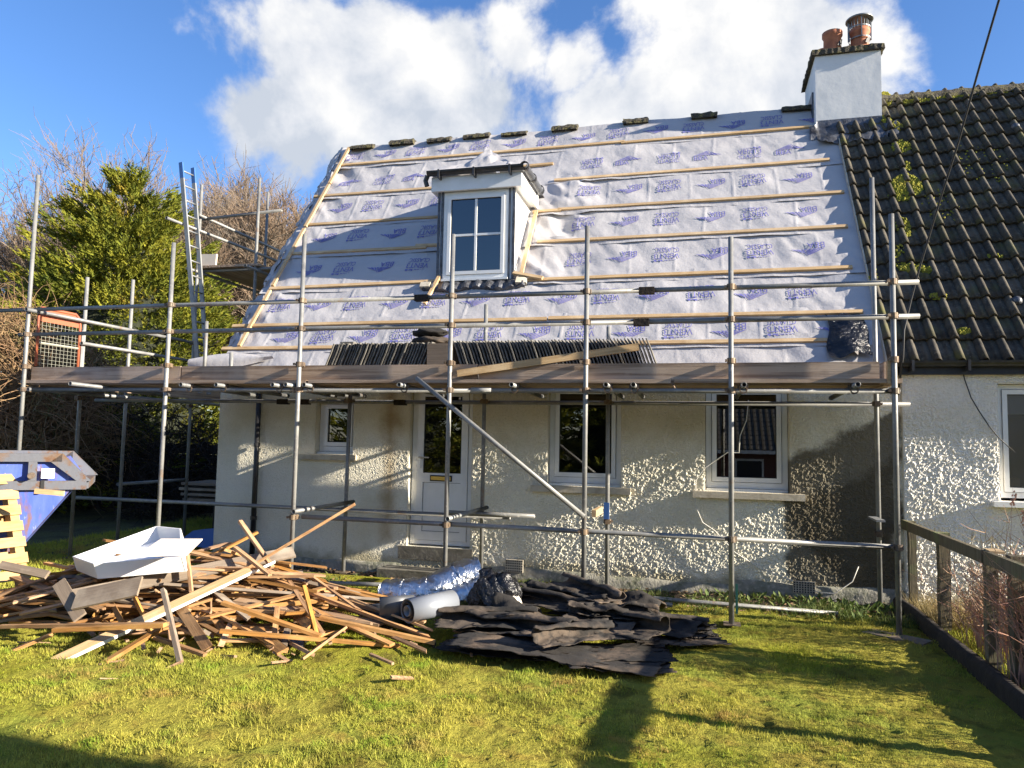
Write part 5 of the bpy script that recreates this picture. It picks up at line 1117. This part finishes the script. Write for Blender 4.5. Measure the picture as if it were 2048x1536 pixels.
def bare_tree(loc, H, R, seed, label, rings=5):
    r_ = random.Random(seed); thick, fine = [], []
    def grow(p, d, ln, rad, depth):
        nseg = 3; q = p
        for i in range(nseg):
            d = unit(d+V(r_.gauss(0, .13), r_.gauss(0, .13), r_.gauss(.03, .09))); e = q+d*ln/nseg; ra, rb_ = rad*(1-.28*i/nseg), rad*(1-.28*(i+1)/nseg)
            (thick if ra > .022 else fine).append((q, e, ra, rb_)); q = e
            if depth < 6 and r_.random() < .62: 
                sd = unit(d+V(r_.gauss(0, .55), r_.gauss(0, .55), r_.gauss(.12, .3))); grow(q, sd, ln*r_.uniform(.45, .75), rad*.5, depth+1)
        if depth >= 6 or rad < .007: return
        for k in range(r_.choice((2, 2, 3))):
            sd = unit(d*1.0+V(r_.gauss(0, .46), r_.gauss(0, .46), r_.gauss(.14, .22))); grow(q, sd, ln*r_.uniform(.62, .86), max(.0095, rad*r_.uniform(.5, .68)), depth+1)
    b = V(*loc); H *= 1.0; th = H*.18; rad = H*.021; thick.append((b-V(0, 0, .2), b+V(.1, 0, th), rad*1.35, rad))
    for k in range(6):
        an = 6.283*k/6+r_.uniform(-.4, .4); e = r_.uniform(.55, 1.25); grow(b+V(.1*0, 0, th*(.8+.25*r_.random())), V(math.cos(an)*math.cos(e)*R, math.sin(an)*math.cos(e)*R, math.sin(e)), H*.225, rad*.55, 1)
    for q0, q1, ra, rb_ in list(fine):
        for k in range(1):
            d = unit(unit(q1-q0)*.7+V(r_.gauss(0, .5), r_.gauss(0, .5), r_.gauss(.2, .35)))*r_.uniform(.25, .65); p_ = q0+(q1-q0)*r_.random(); m1 = p_+d*.5+V(r_.gauss(0, .04), r_.gauss(0, .04), 0)
            fine.append((p_, m1, .0085, .007)); fine.append((m1, p_+d+V(0, 0, .03), .007, .004))
    o = empty('bare_tree', loc, label, 'tree', 'leafless trees behind the conifer')
    put('trunk', limb_mesh('trunk', thick, m_bark, 6), o); put('twigs', limb_mesh('twigs', fine, m_twig, 3), o); return len(fine), max(s[1][2] for s in fine)
info = []
for loc, H, R, sd, lb in (((-22.6, 26, 0), 14.2, 1.0, 3, 'tall leafless tree directly behind the conifer top'), ((-16.8, 25, 0), 12.2, .9, 8, 'leafless tree between the ladder and the gable verge'), ((-29.0, 26, 0), 13.6, 1.1, 5, 'leafless spreading tree at the far left edge'), ((-19.6, 28, 0), 13.8, .9, 12, 'leafless tree behind the ladder top'), ((-26, 29, 0), 14.5, .9, 15, 'leafless tree behind the left half of the conifer')):
    info.append(bare_tree(loc, H, R, sd, lb))
print('BARE', info)

def conifer_mesh(H, RAD, ex, nb_, seed, blade=.16, per=30):
    """branches in irregular layers; each carries flat drooping sprays of scale leaves"""
    g_ = np.random.default_rng(seed); bz = H*(1-g_.random(nb_)**.60*.985); ba = g_.uniform(0, 2*np.pi, nb_)
    bl = RAD*np.clip(1-bz/(H*1.02), 0, 1)**ex*(1+.30*g_.normal(0, 1, nb_).clip(-1, 1.3)*.8); bl = np.maximum(bl, .22); bup = .20+.75*(bz/H)+g_.normal(0, .12, nb_)
    n_ = nb_*per; ix = np.repeat(np.arange(nb_), per); t = 1-.72*g_.random(n_)**1.5; L_ = bl[ix]; side_ = g_.normal(0, .16, n_)*L_*(1.25-t)+g_.normal(0, .07, n_)
    rad_ = L_*t; z = bz[ix]+L_*.42*(t**1.7)*bup[ix]-.10*L_*t+g_.normal(0, .07, n_); ca, sa = np.cos(ba[ix]), np.sin(ba[ix])
    c = np.stack([rad_*ca-side_*sa, rad_*sa+side_*ca, np.clip(z, .15, H+.15)], 1)
    outd = np.stack([ca-sa*side_/(L_+.3)*2, sa+ca*side_/(L_+.3)*2, .25+bup[ix]*.7], 1)+g_.normal(0, .22, (n_, 3)); outd /= np.linalg.norm(outd, axis=1)[:, None]
    K = 7; vs = np.empty((n_, K, 3, 3)); sc_ = g_.uniform(.7, 1.4, n_)*blade*1.5
    side = np.cross(outd, np.array([0, 0, 1.])); side /= np.linalg.norm(side, axis=1)[:, None]+1e-6; upv = np.cross(side, outd)
    for k in range(K):
        t2 = k/K; sg = (-1)**k; d = outd*(.75+.25*t2)+side*sg*(.75-.5*t2)*g_.uniform(.4, 1, n_)[:, None]+upv*g_.normal(0, .22, n_)[:, None]; d /= np.linalg.norm(d, axis=1)[:, None]
        b = c+outd*(sc_*(t2-.3)*1.1)[:, None]; ln = sc_*g_.uniform(.45, .8, n_)*(1.05-.5*t2); wv = np.cross(d, g_.normal(0, 1, (n_, 3))); wv /= np.linalg.norm(wv, axis=1)[:, None]; wv *= (ln*.15)[:, None]
        vs[:, k, 0] = b-wv; vs[:, k, 1] = b+wv; vs[:, k, 2] = b+d*ln[:, None]+np.array([0, 0, -.02])
    return nmesh('foliage', vs.reshape(-1, 3), np.arange(n_*K*3).reshape(-1, 3), m_conifer)
cfm = conifer_mesh(8.3, 4.7, .78, 620, 2, .15, 40)
def conifer(loc, sc_, label, rot=0., mesh=cfm):
    o = empty('conifer_tree', loc, label, 'tree', 'conifers'); mm = Matrix.Translation(loc) @ Matrix.Rotation(rot, 4, 'Z') @ Matrix.Diagonal((*sc_, 1))
    put('crown', mesh, o, mm); H = 8.0*sc_[2]
    MB().path([V(*loc)+V(0, 0, -.2), V(*loc)+V(.05, 0, H*.5), V(*loc)+V(0, 0, H)], [.24*sc_[0], .14*sc_[0], .01], 8).build('trunk', m_bark, o, True)
    core = MB().lathe([(2.3*sc_[0], .1), (2.3*sc_[0], 1.5*sc_[2]), (1.7*sc_[0], 3.4*sc_[2]), (.9*sc_[0], 5.2*sc_[2]), (.2*sc_[0], 6.8*sc_[2]), (0, 7.2*sc_[2])], loc, 14).build('shade_core', m_crownshade, o, True)  # solid core, near-black to paint the shade inside the crown
m_crownshade = mat('crown_shade', (.016, .020, .008), .95, bump=((3, .9, .3),))
conifer((-14.0, 15.2, 0), (.93, .93, 1.0), 'dense yellow-green conifer standing behind the left end of the scaffold', .4)
cf2 = conifer_mesh(8.35, 4.5, .7, 260, 4, .28, 16)
for i, (x, y, s, lb) in enumerate(((-9, -16, 1.0, 'dark conifer far behind the viewer on the left'), (-3.5, -19, 1.15, 'dark conifer far behind the viewer in the middle'), (-13, -13, .9, 'dark conifer far behind the viewer at the far left'), (4, -21, 1.1, 'dark conifer far behind the viewer on the right'))): conifer((x, y, 0), (s, s, s), lb, i*1.3, cf2)

# bramble thicket at the left edge
def thicket(name, box, n_, ln, rad, mt, label, seed, up=.3):
    r_ = random.Random(seed); segs = []
    for i in range(n_):
        x, y, z = [r_.uniform(box[k], box[k+3]) for k in range(3)]; cx, cz = (box[0]+box[3])/2, box[2]
        d = unit(V(r_.gauss(0, .6), r_.gauss(0, .6), r_.gauss(up, .5))); p = V(x, y, z)
        top = box[5]-(box[5]-box[2])*.5*((x-box[0])/(box[3]-box[0]))**2
        if z > top: continue
        for k in range(5):
            q = p+d*ln*r_.uniform(.12, .28); segs.append((p, q, rad*(1-.15*k), rad*(1-.15*(k+1)))); p = q; d = unit(d+V(r_.gauss(0, .25), r_.gauss(0, .25), r_.gauss(-.12, .25)))
    o = put(name, limb_mesh(name, segs, mt, 3)); return tag(o, label, 'bush')
thicket('bramble_bush', (-14.2, 9.9, .9, -10.75, 12.2, 4.1), 4200, 1.0, .011, m_bramble, 'brown tangled bramble thicket at the left edge behind the scaffold', 3)
thicket('bramble_bush', (-10.9, 11.5, .0, -9.3, 14, 2.2), 900, .9, .011, m_darkwood, 'bramble under the conifer with its shade painted into the colour', 5)  # dark wood colour paints the shade this bramble stands in
thicket('hedge', (-12, 20.5, .0, -6.5, 22.5, 3.0), 3200, .9, .012, m_bramble, 'twiggy sunlit hedge seen past the gable corner', 7)
# dark board fence and timber stack behind the gable scaffold
bf = empty('board_fence', (0, 0, 0), 'dark horizontal board fence behind the gable scaffold', 'fence')
for i in range(7): MB().box((-15, 13.2+.01*(i % 2), .05+i*.2), (-6.6, 13.23+.01*(i % 2), .235+i*.2)).build('fence_board', m_darkwood, bf)
for x in (-14, -12, -10, -8): MB().box((x-.05, 13.25, 0), (x+.05, 13.35, 1.5)).build('post', m_darkwood, bf)
k = 0
for z in range(4):
    for j in range(4):
        tag(put('stacked_board', stick_mesh('stacked_board', 2.4, .2, .045, m_grey), None, frame_m((-8.3+random.uniform(-.1, .1), 11.2+j*.23, .52+z*.09), (-5.95-1+random.uniform(-.1, .1), 11.2+j*.23, .52+z*.09))), 'old board in the shaded timber stack beside the gable', 'board', 'boards stacked beside the gable')
for x in (-8.0, -7.1): tag(MB().box((x-.06, 11.0, -.05), (x+.06, 12.1, .495)).build('stack_bearer', m_darkwood), 'dark bearer under the timber stack, %s one' % ('left' if x < -7.5 else 'right'), 'bearer')
P = np.empty((10, 8, 3))
for i in range(10):
    for j in range(8): P[i, j] = (-7.5+1.1*i/9, 9.3+1.1*j/7, .22+.04*math.sin(i*.5)-.22*abs(j-3.5)/3.5)
tag(MB().grid(P).build('blue_tarpaulin', m_blue, None, True), 'blue tarpaulin lying in the shade beside the gable corner', 'tarpaulin')

# ------------------------------------------------------------------ behind the viewer: what the windows mirror and what shades the near lawn
ob = empty('blocker', (0, 0, 0), 'tall rendered outbuilding added unseen right of the viewer to shade the near lawn', 'building')  # unseen block, added to cast the shadow on the near lawn
MB().box((4.6, -2.9, -.1), (8.2, 2.50, 3.6)).build('wall', m_wall2, ob); MB().prism([(4.4, -2.95, 3.601), (8.4, -2.95, 3.601), (6.4, -2.95, 5.2)], (0, 5.46, 0)).build('roof', m_tile, ob)
MB().box((4.57, -.5, 0), (4.605, .5, 2.05)).build('door', m_darkwood, ob)
hb = empty('opposite_bungalow', (0, 0, 0), 'low tiled bungalow on the far side of the garden behind the viewer', 'house')
MB().box((-1.6, -17.8, -1.2), (9, -13.4, 1.45)).build('wall', mat('brown_brick', (.14, .06, .045), .9), hb)
P_ = [(-2, -13.1, 1.45), (9.4, -13.1, 1.45), (9.4, -15.6, 3.4), (-2, -15.6, 3.4), (9.4, -18.1, 1.45), (-2, -18.1, 1.45)]
MB().add(P_, [(1, 0, 3, 2), (4, 2, 3, 5)]).build('roof', m_tilestack, hb)
for i in range(10): MB().beam((-2, -13.12-i*.245, 1.475+i*.191), (9.4, -13.12-i*.245, 1.475+i*.191), .03, .018).build('tile_course', m_tile, hb)
for i in range(46): MB().beam((-1.9+i*.245, -13.1, 1.47), (-1.9+i*.245, -15.6, 3.42), .05, .02).build('tile_rib', m_tile, hb)
MB().box((-2, -13.12, 1.30), (9.4, -13.02, 1.44)).build('gutter', m_white, hb)
for x in (-.6, 1.2, 3.0, 5.2): w_ = MB().box((x, -13.42, .1), (x+1.1, -13.36, 1.1)).build('window', m_white, hb); MB().box((x+.08, -13.37, .18), (x+1.02, -13.345, 1.02)).build('pane', m_rubber, w_)
